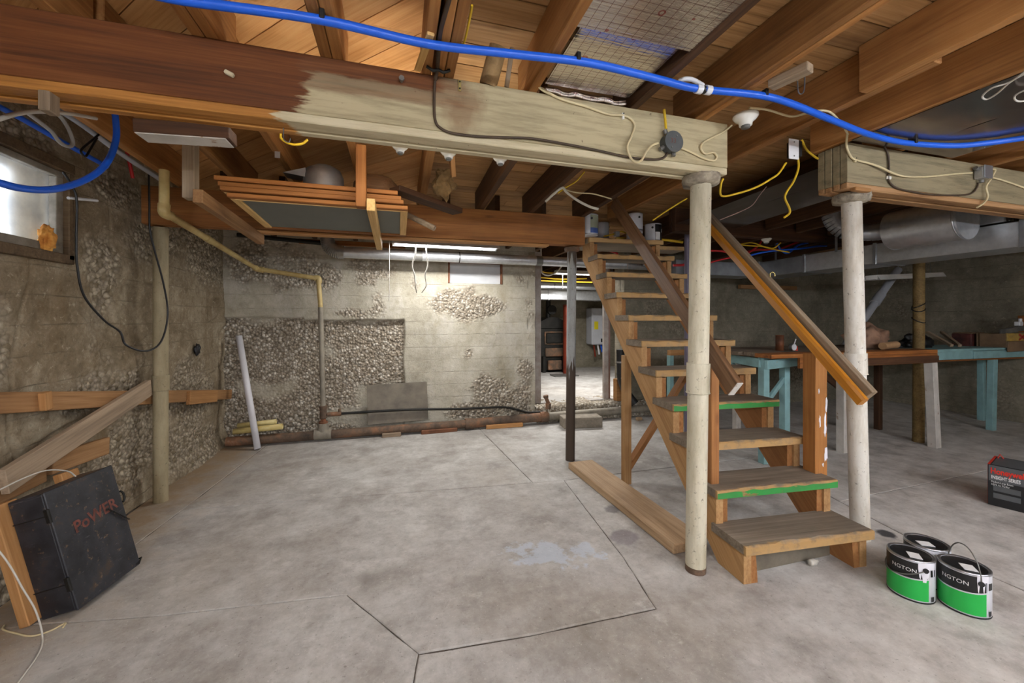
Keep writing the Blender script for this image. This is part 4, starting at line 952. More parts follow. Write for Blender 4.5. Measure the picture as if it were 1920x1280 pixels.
# cast-iron drain along the floor
def dz(px, py, z, y): return atY(px, py, y)
dn = T('floor_drain_pipe', 'rusty cast-iron drain pipe lying along the foot of the back wall', 'pipe', (0, YP, 0))
def at_floor_pipe(px, py): p = atY(px, py, YP - .02); return p
pts = [at_floor_pipe(425, 828), at_floor_pipe(590, 817), at_floor_pipe(880, 794), at_floor_pipe(1020, 781), at_floor_pipe(1215, 765)]
for p in pts: p.z = max(p.z, .062)
ob('pipe_run', MB().cyl(pts[0], pts[1], .048, n=22), 'cast_iron', dn); ob('pipe_run', MB().cyl(pts[1], pts[2], .048, n=22), 'cast_iron', dn)
ob('pipe_run', MB().cyl(pts[2], pts[3], .054, n=22), 'cast_iron', dn); ob('pipe_run', MB().cyl(pts[3], pts[4], .050, n=22), 'galv_pipe_old', dn)
j = at_floor_pipe(606, 813); j.z = max(j.z, .07); d = (pts[2] - pts[0]).normalized()
ob('tee_fitting', MB().cyl(j - d * .085, j + d * .085, .062, n=24).cyl(j, j + V((0, 0, .115)), .055, n=24), 'galv_pipe_old', dn)
ob('brass_plug', MB().cyl(j + V((0, 0, .115)), j + V((0, 0, .135)), .045, n=24).cyl(j + V((0, 0, .13)), j + V((0, 0, .16)), .03, n=6, smooth=False), 'brick', dn)
for q_ in (pts[2], pts[3]): ob('hub', MB().cyl(q_ - d * .05, q_ + d * .05, .064, n=24), 'cast_iron', dn)
q_ = at_floor_pipe(1028, 760); ob('cleanout', MB().cyl(q_ + V((0, 0, -.04)), q_ + V((0, 0, .03)), .035, n=18).cyl(q_ + V((-.0, 0, .03)), q_ + V((-.03, 0, .10)), .024, n=16).cyl(q_ + V((-.03, 0, .10)), q_ + V((-.035, 0, .13)), .034, n=8, smooth=False), 'cast_iron', dn)
vt = T('vent_pipe', 'slim dark iron pipe running level above the rusty drain', 'pipe', (0, YP, .3))
vp = [atY(x, y, YP) for x, y in [(612, 777), (640, 775), (760, 768), (870, 766), (940, 763), (970, 768), (990, 773), (1018, 772)]]
ob('pipe_run', MB().tube(crom(vp, 5), .014, 12), 'black_iron', vt); ob('union', MB().cyl(vp[0] + V((.01, 0, 0)), vp[1], .024, n=12), 'cast_iron', vt); ob('valve', MB().cyl(vp[1] + V((-.02, 0, .0)), vp[1] + V((-.02, 0, .05)), .014, n=10), 'cast_iron', vt)
# loose plastic pipes
lp = T('leaning_pipe', 'white plastic pipe leaning in the corner', 'pipe', atZ(483, 843, 0)); b = atZ(483, 843, 0) + V((0, 0, .009)); t = atY(448, 630, 4.80)
ob('tube', MB().pipe(b, t, .030, .004, 20), 'pvc_white', lp)
for (x0, y0, x1, y1, yy, lb) in ((438, 809, 530, 799, 4.68, 'longer yellow plastic pipe offcut lying on the drain pipe'), (446, 798, 518, 790, 4.76, 'shorter yellow plastic pipe offcut behind the longer one')):
    a, b = atY(x0, y0, yy), atY(x1, y1, yy); ob('pipe_offcut', MB().pipe(a, b, .030 if yy < 4.7 else .026, .004, 20), 'pvc_yellow', label=lb, cat='pipe')
# sheet leaning behind the pipes
a = [atY(688, 722, 4.80), atY(800, 715, 4.80), atY(803, 786, 4.74), atY(690, 796, 4.74)]
mb = MB().add([p + V((0, dy, 0)) for dy in (0, -.012) for p in a], [(0, 1, 2, 3), (4, 7, 6, 5), (0, 4, 5, 1), (1, 5, 6, 2), (2, 6, 7, 3), (3, 7, 4, 0)]); ob('wall_sheet', mb, 'sheet_board', label='grey board leaning against the back wall behind the slim pipe', cat='board')
# blocks on the floor
def blk(name, x0, y0, x1, y1, dep, h, mat, label, cat):
    a, b = atZ(x0, y0, 0), atZ(x1, y1, 0); L = (b - a).length; M, _ = frame(a, b); M = Matrix.Translation(V((0, 0, h / 2))) @ M @ Matrix.Translation((0, dep / 2, 0))
    return ob(name, MB().box((0, 0, 0), (L, dep, h), ch=.006), mat, label=label, cat=cat, M=M)
blk('wood_scrap', 716, 821, 752, 818, .030, .045, 'grey_board', 'small grey wood scrap on the floor under the rusty drain', 'wood scrap')
blk('wood_scrap', 790, 815, 858, 809, .030, .045, 'brick', 'red-brown wood wedge below the drain between two other scraps', 'wood scrap')
blk('wood_scrap', 912, 805, 981, 800, .030, .05, 'orange_wood', 'orange wood wedge propping the drain near the concrete block', 'wood scrap')
blk('concrete_block', 1057, 804, 1130, 801, .20, .125, 'concrete_block', 'pale concrete block lying in front of the drain pipe', 'block')
blk('wood_scrap', 1196, 789, 1205, 788, .05, .04, 'plank', 'tiny pale wood offcut behind the stairs', 'wood scrap')
# ================================================================== OVERHEAD THINGS, LEFT AND CENTRE
# hangers carrying the stored window frames
for (x, yp, lb, pm_) in ((-1.02, 2.50, 'weathered hanger with a long brown arm at the left end of the stored frames', 'weathered'), (-.165, 2.42, 'brown hanger with a pale end-grain arm at the right end of the stored frames', 'frame_wood')):
    r = T('frame_hanger', lb, 'hanger', (x, yp, 1.95))
    board('upright', (x - .035, yp, 1.94), (x - .035, yp, 2.268 if x < -.5 else 2.29), .055, .06, pm_, r, up=(0, 1, 0))
    board('arm', (x + .02, yp - .06, 1.946), (x + .02, 3.44, 1.910), .045, .07, 'wall_board' if x < -.5 else 'light_wood', r)
    ob('nail', MB().cyl((x + .02, 3.2, 1.91), (x + .02, 3.2, 1.885), .004, n=8), 'black_iron', r)
fr_specs = [(-.90, .06, 2.52, 3.22), (-.925, .035, 2.50, 3.20), (-.94, .02, 2.515, 3.21), (-.955, .0, 2.505, 3.19)]
fl_lab = ['lowest stored window screen with grey mesh, resting on the hanger arms', 'second stored window screen from the bottom of the hanging stack', 'third stored window screen from the bottom of the hanging stack', 'topmost stored window screen in the hanging stack']
for i, (x0, x1, y0, y1) in enumerate(fr_specs):
    z = 1.976 + i * .0275; t = .024; w_ = .045; r = T('window_screen', fl_lab[i], 'window screen', ((x0 + x1) / 2, (y0 + y1) / 2, z), group='stored window screens')
    zc_ = z + t / 2; zs = lambda y: -.035 * (y - 2.5)
    board('rail', (x0, y0 + w_ / 2, zc_ + zs(y0)), (x1, y0 + w_ / 2, zc_ + zs(y0)), w_, t, 'frame_wood', r); board('rail', (x0, y1 - w_ / 2, zc_ + zs(y1)), (x1, y1 - w_ / 2, zc_ + zs(y1)), w_, t, 'frame_wood', r)
    board('stile', (x0 + w_ / 2, y0 + w_, zc_ + zs(y0)), (x0 + w_ / 2, y1 - w_, zc_ + zs(y1)), w_, t, 'light_wood', r); board('stile', (x1 - w_ / 2, y0 + w_, zc_ + zs(y0)), (x1 - w_ / 2, y1 - w_, zc_ + zs(y1)), w_, t, 'light_wood', r)
    board('mesh', ((x0 + x1) / 2, y0 + w_ - .002, zc_ + zs(y0)), ((x0 + x1) / 2, y1 - w_ + .002, zc_ + zs(y1)), x1 - x0 - 2 * w_ + .004, .004, 'screen_mesh', r, ch=0)
    board('bead', (x0 + .02, y0 + w_ + .006, z - .0002 + zs(y0)), (x1 - .02, y0 + w_ + .006, z - .0002 + zs(y0)), .012, .006, 'light_wood', r)
ZT = 1.976 + 4 * .0275
# metal hood and dark pan on top of the frames
q = V((-.43, 2.63, ZT - .0055)); mb = MB(); pr_h = [(0, .155), (.04, .15), (.075, .125), (.09, .08), (.092, .02), (.098, .0)]
mb.lathe(pr_h, 24, Matrix.Translation(q) @ Matrix.Scale(1.25, 4, (1, 0, 0)))
mb.prism([(-.21, .075), (-.09, .115), (-.09, .06)], 1, -.05, .05, Matrix.Translation(q))
ob('metal_hood', mb, 'galv_dull', label='dull metal hood with a spout lying on the stored frames', cat='hood')
q = V((-.135, 2.74, ZT - .008)); ob('dark_pan', MB().lathe([(0, .145), (.10, .138), (.138, .10), (.147, .03), (.151, 0), (.142, 0), (.133, .08), (0, .13)], 30, Matrix.Translation(q)), 'rail_dark', label='dark round pan upside down on the stored frames', cat='pan')
board('dark_plank', V((-.02, 2.55, ZT + .017)), V((.42, 2.90, ZT + .004)), .10, .035, 'dark_wood', up=(0, 0, 1), label='dark board sticking out past the stored frames', cat='board')
a, b = atY(752, 397, 3.0), atY(815, 428, 2.88); ob('hollow_tube', MB().pipe(a, b, .020, .004, 14), 'weathered', label='grey hollow tube poking out beside the dark board', cat='tube')
# long round duct below the ceiling at the back wall
YD = 4.58
a, b = atY(640, 473, YD), atY(1245, 487, YD); b.z = a.z
wd = T('round_duct', 'long shiny round duct under the ceiling along the back wall', 'duct', (a + b) / 2)
ob('pipe_run', MB().cyl(a, b, .058, n=28), 'galv', wd)
el = crom([a + V((.03, 0, 0)), a + V((-.06, 0, .01)), a + V((-.12, .0, .06)), a + V((-.14, 0, .15))], 6)
mb = MB()
for i in range(len(el) - 1): mb.cyl(el[i], el[i + 1], .072, .068, n=20, caps=False)
ob('elbow', mb, 'galv', wd)
for px in (785, 1010): q = atY(px, 480, YD); q.z = a.z; ob('tape_band', MB().cyl(q - V((.04, 0, 0)), q + V((.04, 0, 0)), .0595, n=28), 'steel_grey', wd)
q = atY(861, 480, YD); q.z = a.z; ob('hanger_strap', MB().cyl(q - V((.006, 0, 0)), q + V((.006, 0, 0)), .060, n=28), 'black_iron', wd)
board('nailer', atY(560, 452, 4.70), atY(760, 462, 4.70), .03, .05, 'frame_wood', label='brown wood strip above the left end of the round duct', cat='board')
ob('black_pipe', MB().cyl(atY(445, 440, 4.66), atY(605, 456, 4.66), .022, n=16), 'black_iron', label='black iron pipe in the dark corner below the back joists', cat='pipe')
# tube lights
def fill_batten(r, M, L, tm='fill_tube_bare'):  # open fixture, used only for the added fill lamps
    ob('batten', MB().box((0, 0, .045), (L, .07, .05), ch=.004), 'lamp_white', r, M=M)
    for s_ in (-1, 1): ob('tube', MB().cyl(V((-L / 2 + .03, s_ * .045, 0)), V((L / 2 - .03, s_ * .045, 0)), .013, n=10), tm, r, M=M)
    for e in (-1, 1): ob('end_cap', MB().box((e * (L / 2 - .012), 0, .015), (.024, .12, .05), ch=.003), 'lamp_white', r, M=M)
    return r
def tube_light(label, a, b, lit=True, name='tube_light', drop=0.0, power=None, skirt=.055, group=None, bare=False, tm='fill_tube_bare'):
    a, b = V(a), V(b); r = T(name, label, 'light', (a + b) / 2, group); M, L = frame(a, b)
    if bare: return fill_batten(r, M, L, tm)
    prof = [(-.085, 0.0), (-.055, skirt), (.055, skirt), (.085, 0.0), (.082, -.002), (.052, skirt - .004), (-.052, skirt - .004), (-.082, -.002)]
    mb = MB().prism(prof, 0, -L / 2, L / 2); ob('hood', mb, 'lamp_white', r, M=M)
    for s_ in (-1, 1):
        ob('tube', MB().cyl(V((-L / 2 + .03, s_ * .035, .014)), V((L / 2 - .03, s_ * .035, .014)), .013, n=14), 'lit_tube' if lit else 'white_plastic', r, M=M)
    for e in (-1, 1): ob('end_cap', MB().box((e * (L / 2 - .012), 0, skirt / 2 + .002), (.024, .11, skirt * .8), ch=.003), 'lamp_white', r, M=M)
    if lit:
        ld = bpy.data.lights.new('tube_glow', 'AREA'); ld.shape = 'RECTANGLE'; ld.size = L - .06; ld.size_y = .12; ld.energy = power or LAMP_POWER; ld.color = (1.0, .97, .93)
        lo = bpy.data.objects.new('tube_glow', ld); COL.objects.link(lo); place(lo, M @ Matrix.Translation((0, 0, -.006)), r)
    return r
a, b = V((-.055, 4.26, 2.075)), V((1.06, 4.26, 2.075)); sl = tube_light('lit tube light hanging before the round duct at the back wall', a, b, power=LAMP_POWER * 1.0)
for px in (779, 799):
    p0 = atY(px, 455, 4.22); ob('hanging_cord', MB().tube(crom([p0 + V((0, 0, .02)), p0 + V((0, -.02, -.10)), atY(px - 6 if px == 779 else px + 3, 497, 4.25), atY(px - 2, 515, 4.3), atY(px, 535, 4.4), atY(px - 8 if px == 799 else px + 2, 548, 4.5)], 6), .006, 8), 'white_cable', sl)
ob('pull_string', MB().tube([atY(730, 452, 4.24), atY(730, 565, 4.24)], .0035, 6), 'white_cable', sl)
for x in (.05, .95): ob('hanging_wire', MB().cyl((x, 4.26, 2.125), (x, 4.26, 2.43), .002, n=6), 'steel_grey', sl)
# tube lights added behind the camera as unseen fill, hung from the joists
TLG = 'tube lights'
# lamp holders under the main beam
def lampholder(p, label, sc_=1.0, parent=None):
    r = T('lamp_holder', label, 'lamp holder', p); Ms = Matrix.Translation(p) @ Matrix.Rotation(math.pi, 4, 'X') @ Matrix.Scale(sc_, 4)
    ob('base', MB().lathe([(0, 0), (.055, 0), (.056, .008), (.046, .022), (.030, .034), (.028, .05), (.0, .05)], 28, Ms), 'porcelain', r)
    ob('socket', MB().lathe([(0, .05), (.019, .05), (.019, .062), (0, .062)], 18, Ms), 'steel_grey', r); return r
lampholder(V((.01, 1.80, 2.06)), 'porcelain lamp holder under the cream beam near the hanging frames', .62)
lampholder(V((.22, 1.80, 2.06)), 'porcelain lamp holder in the middle of the cream beam', .66)
lampholder(V((.46, 1.80, 2.06)), 'square-socket lamp holder towards the post end of the cream beam', .62)
p = atZ(1398, 216, 2.285); lampholder(p, 'white lamp holder fixed up beside the end of the cream beam', 1.0)
# blue plumbing line
bp = T('blue_water_pipe', 'bright blue plastic water pipe running right across below the joists', 'pipe', (0.5, 1.4, 2.26))
ZB = 2.264
pth = [atZ(x, y, ZB) for x, y in [(250, -22), (340, 0), (600, 37), (800, 82), (950, 100), (1085, 115), (1160, 130), (1240, 150), (1305, 166), (1420, 178), (1480, 193), (1560, 225), (1630, 252), (1700, 268), (1790, 273), (1860, 267), (1930, 257), (1990, 248)]]
pth += [V((4.7, 1.47, ZB)), V((6.6, 1.5, ZB))]
ob('tube', MB().tube(crom(pth, 8), .0145, 12), 'blue_pex', bp)
for px, py in ((605, 38), (1082, 115), (1432, 181), (1712, 269)):
    p = atZ(px, py, ZB); 
    ob('clip', MB().box(p + V((0, 0, .012)), (.016, .04, .030), ch=.003), 'black', bp)
for px, py in ((1310, 167), (1327, 169)): p = atZ(px, py, ZB); ob('crimp_ring', MB().cyl(p - V((.013, 0, .0)), p + V((.013, 0, 0)), .0185, n=16), 'white_plastic', bp)
p = atZ(1318, 168, ZB); ob('coupling', MB().cyl(p - V((.02, 0, 0)), p + V((.02, 0, 0)), .016, n=14), 'black', bp)
lp_ = T('blue_water_pipe', 'blue plastic pipe hanging in a loop before the left window', 'pipe', atX(100, 355, -1.35))
ob('tube', MB().tube(crom([atX(x, y, -1.35) for x, y in [(214, 205), (217, 225), (218, 258), (208, 292), (190, 317), (160, 337), (120, 351), (80, 356), (35, 352), (0, 343), (-30, 335)]], 8), .0135, 12), 'blue_pex', lp_)
cable('blue_water_pipe', [atX(x, y, -1.63) for x, y in [(-10, 196), (40, 222), (110, 262), (200, 312)]], .0125, 'blue_pex', n=12, label='straight blue plastic pipe along the top of the left wall', cat='pipe')
cable('red_water_pipe', [atX(x, y, -1.6) for x, y in [(228, 240), (238, 285), (245, 315), (249, 334)]], .010, 'red_pex', label='short red pipe end at the top of the left wall', cat='pipe')
cable('grey_conduit', [atX(x, y, -1.52) for x, y in [(110, 205), (160, 238), (230, 290), (300, 336)]], .014, 'pvc_grey', n=12, label='grey conduit running along the left joist', cat='conduit')
cable('grey_cable', [atX(x, y, -1.42) for x, y in [(-10, 224), (30, 213), (75, 208), (105, 212), (125, 235), (136, 262), (133, 274), (120, 272), (108, 262), (95, 245), (60, 218), (45, 208)]], .0075, 'grey_cable', label='grey cable making a loop above the left window', cat='cable')
cable('white_cable', [atX(x, y, -1.38) for x, y in [(-10, 226), (30, 214), (70, 209), (130, 213), (180, 222)]], .008, 'white_cable', label='thick pale cable running behind the left end of the brown beam', cat='cable')
cable('bent_bracket', [atX(x, y, -1.5) for x, y in [(188, 250), (170, 265), (152, 282), (160, 293), (168, 282), (182, 258)]], .005, 'black_iron', label='bent black strap hanging from the left joist', cat='strap')
cable('hook_wire', [V((-.42, 1.705, 2.035)), V((-.42, 1.705, 2.0)), V((-.415, 1.70, 1.985)), V((-.40, 1.70, 1.98)), V((-.395, 1.70, 1.995))], .002, 'steel_grey', label='small wire hook screwed under the cream beam', cat='hook')
# yellow cable loop and clip behind the beam
cable('yellow_cable', [atY(x, y, 2.2) for x, y in [(521, 156), (526, 245), (528, 260), (545, 270), (565, 270), (577, 262)]], .006, 'yellow_cable', label='yellow cable loop behind the main beam above the frames', cat='cable')
p = atZ(520, 287, 2.255); ob('joist_tag', MB().box(p, (.028, .004, .055), ch=.002), 'galv', label='small bright metal tag on a joist above the frames', cat='tag')
# torn insulation and wood wedge between joists
mb = MB(); q = atY(832, 345, 2.9); bm = bmesh.new(); bmesh.ops.create_icosphere(bm, subdivisions=3, radius=1)
mb.add([V((v.co.x * .075, v.co.y * .05, v.co.z * .105)) * (1 + .55 * mnoise.noise(v.co * 1.8 + V((2, 0, 0)))) + q for v in bm.verts], [[v.index for v in f.verts] for f in bm.faces]); bm.free()
ob('torn_insulation', mb, 'paper_torn', label='torn paper-faced insulation drooping between joists over the back beam', cat='insulation')
board('wood_wedge', atY(845, 268, 2.5), atY(850, 330, 2.62), .03, .05, 'orange_wood', up=(0, 1, 0), label='orange wood wedge above the torn insulation', cat='wedge')
board('lath', atZ(783, 132, 2.2855), atZ(808, 62, 2.2855), .026, .012, 'light_wood', label='pale lath nailed below the boards near the triple joist', cat='lath')
p = atZ(822, 128, 2.285); cable('metal_hook', [p + V((-.045, 0, .0)), p + V((-.02, 0, -.012)), p + V((0, 0, -.006)), p + V((.02, 0, -.012)), p + V((.045, 0, 0))], .006, 'black_iron', label='forked black staple holding the dark cable on the joist', cat='staple')
cable('dark_cable', [atZ(x, y, 2.286) for x, y in [(845, -10), (835, 25), (826, 60), (822, 100), (820, 128)]] + [on_beam(816, 150, .006)], .0075, 'brown_cable', label='dark cable coming forward between the doubled joists', cat='cable')
cable('yellow_cable', [atZ(x, y, 2.3) for x, y in [(885, 10), (882, 30), (873, 70), (868, 85)]], .004, 'yellow_cable', label='thin yellow cable on the side of the triple joist', cat='cable')
r = T('insulation_roll', 'rolled brown insulation batt on top of the cream beam', 'insulation', atZ(905, 130, 2.33))
ob('batt', MB().cyl(V((.37, 1.66, 2.30)), V((.40, 1.60, 2.43)), .038, n=16), 'paper_torn', r); board('lath', V((.45, 1.655, 2.30)), V((.46, 1.60, 2.44)), .02, .012, 'weathered', r)
# foil insulation between two joists
fi = T('foil_insulation', 'silver foil insulation with red printed grid between the front joists', 'insulation', (.8, 1.2, 2.3))
ob('foil_sheet', MB().box((.813, .85, 2.300), (.465, .78, .006)), 'foil', fi); ob('foil_sheet', MB().box((.82, 1.40, 2.330), (.41, .45, .006)), 'foil', fi)
mb = MB().tube([V((.62 + .4 * i / 14, 1.650 + .004 * math.sin(i * 2.2), 2.312 + .005 * math.sin(i * 1.4))) for i in range(15)], .016, 8); ob('folded_edge', mb, 'foil', fi)
mb = MB(); q = V((.59, 1.22, 2.34)); bm = bmesh.new(); bmesh.ops.create_icosphere(bm, subdivisions=3, radius=1)
mb.add([V((v.co.x * .022, v.co.y * .05, v.co.z * .035)) * (1 + .5 * mnoise.noise(v.co * 2.2)) + q for v in bm.verts], [[v.index for v in f.verts] for f in bm.faces], True); bm.free(); ob('fluff', mb, 'insulation', fi)
cable('beige_cable', [atZ(1008, 160, 2.296), atZ(1016, 168, 2.29), on_beam(1030, 176, .006)], .005, 'beige_cable', label='beige cable end behind the top edge of the cream beam', cat='cable')
# dark sheet metal closing the joist bays on the right
for k, (x0, x1, y0, y1) in enumerate(((2.425, 2.79, .55, 1.59), (2.85, 3.21, .55, 1.59), (2.64, 2.87, 1.83, 3.28), (2.93, 3.29, 1.83, 3.28))):
    lb = ['dark shiny sheet metal under the joists before the right beam, nearer the gap', 'dark shiny sheet metal under the joists before the right beam, farther along', 'dark sheet metal under the joists behind the right beam, beside the stairs', 'dark sheet metal under the joists behind the right beam, over the workbench'][k]
    za = JB + zc(y0) - .004; zb_ = JB + zc(y1) - .004
    mb = MB(); nx, ny = 6, 18; vs = []; fs = []
    for j in range(ny + 1):
        for i in range(nx + 1):
            y_ = y0 + (y1 - y0) * j / ny; vs.append(V((x0 - .03 + (x1 - x0 + .06) * i / nx, y_, za + (zb_ - za) * j / ny + .003 * mnoise.noise(V((i * .7, j * .6, k))))))
    for j in range(ny):
        for i in range(nx): fs.append((j * (nx + 1) + i, j * (nx + 1) + i + 1, (j + 1) * (nx + 1) + i + 1, (j + 1) * (nx + 1) + i))
    n0 = len(vs); vs2 = vs + [v + V((0, 0, .003)) for v in vs]; fs2 = fs + [tuple(n0 + i for i in f[::-1]) for f in fs]
    ob('sheet_panel', mb.add(vs2, fs2, True), 'dark_sheet', label=lb, cat='sheet metal')
for k, (pts, lb) in enumerate((([(1960, 100), (1900, 150), (1860, 165), (1842, 180), (1850, 186), (1870, 175), (1900, 150), (1960, 120)], 'pale wire looped in front of the dark sheet metal'), ([(1960, 155), (1915, 172), (1902, 182), (1910, 190), (1940, 185), (1980, 170)], 'second small pale wire loop near the dark sheet metal'))):
    cable('pale_wire', [atZ(x, y, 2.25) for x, y in pts], .0035, 'white_cable', label=lb, cat='wire')
# short block and hanger wires by the far joist
board('blocking', atZ(1445, 160, 2.29), atZ(1520, 125, 2.29), .05, .035, 'weathered', label='splintered wood block between the joists over the gap', cat='block')
cable('bent_wire', [atZ(x, y, 2.285) for x, y in [(1495, 150), (1497, 172), (1503, 176), (1508, 168), (1509, 143)]], .0025, 'steel_grey', label='bent wire hanging from the joist over the gap', cat='wire')
cable('white_pipe_loop', [atZ(x, y, 2.30) for x, y in [(1273, 152), (1285, 148), (1300, 150), (1318, 160)]], .009, 'white_plastic', label='white plastic bend above the blue pipe coupling', cat='pipe')
cable('beige_cable', [atZ(x, y, 2.285) for x, y in [(1405, 202), (1440, 206), (1482, 218), (1510, 213), (1540, 207), (1560, 213), (1580, 235), (1590, 252)]], .005, 'beige_cable', label='beige cable crossing the gap between the two main beams', cat='cable')
# ---- white outlet box with yellow cables in the gap
p = atD(1487, 280, 2.3); r = T('switch_plate_box', 'black electrical box with a white blank plate in the gap between the beams', 'electrical box', p)
ob('box_body', MB().box(p + V((.035, .02, .01)), (.06, .05, .09), ch=.003), 'black', r); ob('plate', MB().box(p + V((.0, -.004, 0)), (.075, .005, .115), ch=.002), 'white_plastic', r)
for dz_ in (-.04, .04): ob('screw', MB().cyl(p + V((0, -.006, dz_)), p + V((0, -.009, dz_)), .004, n=10), 'steel_grey', r)
cable('yellow_cable', [atD(x, y, 2.38) for x, y in [(1474, 305), (1460, 325), (1446, 335), (1420, 350), (1385, 362), (1353, 367), (1352, 345), (1356, 335)]], .006, 'yellow_cable', label='yellow cable stapled from the white plate down behind the cream beam', cat='cable')
cable('yellow_cable', [atD(x, y, 2.36) for x, y in [(1496, 296), (1497, 315), (1488, 340), (1475, 360), (1472, 372), (1480, 390), (1480, 400), (1470, 408)]], .006, 'yellow_cable', label='yellow cable hanging straight below the white plate', cat='cable')
cable('yellow_cable', [atD(x, y, 2.36) for x, y in [(1503, 262), (1512, 280), (1528, 294), (1538, 299)]], .006, 'yellow_cable', label='yellow cable from the white plate to the right beam', cat='cable')
cable('yellow_cable', [atD(x, y, 3.1) for x, y in [(1224, 413), (1255, 392), (1288, 372)]], .006, 'yellow_cable', label='yellow cable slanting behind the top of the stairs', cat='cable')
cable('white_cable', [atD(x, y, 2.84) for x, y in [(1023, 378), (1040, 362), (1055, 352), (1062, 360), (1082, 375), (1105, 387), (1122, 392)]], .009, 'white_cable', label='thick white cable drooping below the joists beside the stair top', cat='cable')
cable('beige_cable', [atD(x, y, 3.0) for x, y in [(1055, 354), (1080, 361), (1110, 363), (1130, 368), (1147, 373)]], .005, 'beige_cable', label='beige cable reaching from the white cable to the dark handrail', cat='cable')
cable('yellow_cable', [atD(x, y, 2.9) for x, y in [(1096, 322), (1080, 340), (1060, 352), (1046, 362)]], .0055, 'yellow_cable', label='yellow cable twisted with the white one below the joists', cat='cable')
# ================================================================== RIGHT SIDE: DUCTS, BENCH, CANS
# rectangular trunk duct
td = T('trunk_duct', 'long rectangular galvanised trunk duct below the right joists', 'duct', (4.65, 2.9, 1.85))
for i, (y0, y1) in enumerate(((1.80, 2.75), (2.755, 3.45), (3.455, 4.05))): ob('duct_section', MB().box((4.66, (y0 + y1) / 2, 1.945), (.40, y1 - y0, .19), ch=.004), 'galv' if i < 2 else 'galv_dull', td)
for y_ in (1.80, 2.752, 3.452, 4.05): ob('drive_cleat', MB().box((4.66, y_, 1.945), (.42, .03, .21), ch=.003), 'galv_dull', td)
ob('duct_section', MB().box((3.85, 4.22, 1.945), (1.25, .30, .17), ch=.004), 'galv_dull', td)
ob('boot', MB().cyl((3.22, 4.2, 1.96), (2.95, 4.3, 2.06), .09, n=20), 'galv_dull', td)
for x, y_ in ((4.45, 2.2), (4.45, 3.1), (4.45, 3.8)): ob('hanger_strap', MB().box((x, y_, 2.13), (.003, .025, .22)), 'galv_dull', td)
rd = T('round_duct', 'large shiny round duct below the right beam', 'duct', (4.22, 2.2, 2.1))
ob('barrel', MB().cyl((4.20, 2.46, 2.088), (4.22, 1.98, 2.088), .165, n=40), 'galv', rd)
for y_ in (2.45, 1.99): ob('rim', MB().tube([V((4.21 + .167 * math.cos(t), y_, 2.088 + .167 * math.sin(t))) for t in [i * math.pi / 18 for i in range(37)]], .005, 6, False), 'metal_rim', rd)
pl = T('plenum', 'seamed galvanised plenum box beside the large round duct', 'duct', (4.9, 1.95, 2.03))
for i, x in enumerate((4.46, 4.70, 4.94, 5.18)): ob('panel', MB().box((x + .12, 2.02, 2.15), (.236, .26, .19), ch=.004), 'galv', pl)
for x in (4.46, 4.70, 4.94, 5.18, 5.42): ob('seam', MB().box((x, 1.885, 2.15), (.018, .012, .19), ch=.002), 'metal_rim', pl)
for x in (4.52, 5.0): ob('hanger_rod', MB().tube([V((x, 1.87, 2.28)), V((x, 1.87, 2.056)), V((x - .05, 1.87, 2.057))], .005, 6), 'metal_rim', pl)
ed = T('dark_elbow_duct', 'dark round duct elbow behind the white post', 'duct', atD(1640, 410, 3.4))
pts = crom([V((3.94, 2.79, 2.42)), V((3.94, 2.78, 2.26)), V((4.00, 2.72, 2.14)), V((4.12, 2.60, 2.10)), V((4.19, 2.45, 2.095))], 5); mb = MB()
for i in range(len(pts) - 1): mb.cyl(pts[i], pts[i + 1], .078, .075, n=20, caps=False)
ob('elbow', mb, 'galv_dull', ed); ob('rim', MB().cyl(V((4.182, 2.468, 2.095)), V((4.19, 2.452, 2.095)), .082, n=24), 'galv', ed)
# red, blue and yellow lines below the back beam
def lineD(name, label, pts, d, r_, mat, cat): return cable(name, [atD(x, y, d) for x, y in pts], r_, mat, label=label, cat=cat)
DD = 4.75
lineD('red_water_pipe', 'red pipe running level behind the right handrail', [(1317, 474), (1330, 470), (1360, 472), (1375, 480), (1395, 478), (1420, 462), (1430, 448)], DD, .011, 'red_pex', 'pipe')
lineD('red_water_pipe', 'red pipe rising to the blue fittings above the bench', [(1325, 494), (1350, 487), (1372, 482), (1400, 472), (1425, 468), (1455, 468), (1480, 460), (1500, 452)], DD + .05, .011, 'red_pex', 'pipe')
cable('red_water_pipe', [atD(x, y, 4.85) for x, y in [(1112, 461), (1135, 468), (1158, 476)]] + [V((2.62, 4.54, 2.087))], .012, 'red_pex', label='red pipe seen between the upper stair treads', cat='pipe')
lineD('red_water_pipe', 'short red pipe behind the stairs at the duct', [(1262, 497), (1275, 497), (1287, 496)], 4.3, .014, 'red_pex', 'pipe')
lineD('blue_water_pipe', 'blue pipe bunch ending above the trunk duct', [(1405, 479), (1430, 473), (1460, 469), (1500, 466), (1530, 462), (1550, 461)], DD - .06, .011, 'blue_pex', 'pipe')
lineD('blue_water_pipe', 'blue pipe bending down to the fittings behind the bench', [(1457, 456), (1460, 462), (1466, 470), (1478, 474), (1496, 460), (1515, 455)], DD, .011, 'blue_pex', 'pipe')
for k, pts in enumerate(([(1340, 447), (1352, 455), (1400, 460), (1430, 462), (1450, 465), (1464, 455)], [(1350, 452), (1380, 458), (1410, 455), (1440, 465), (1480, 473)], [(1220, 449), (1250, 450), (1280, 454)])):
    lineD('yellow_cable', ['yellow cable sagging behind the right handrail', 'yellow cable below the sagging one near the red pipes', 'thick yellow cable bundle at the level of the stair-top cans'][k], pts, 4.48 + .035 * k if k < 2 else 4.3, .007 if k < 2 else .014, 'yellow_cable', 'cable')
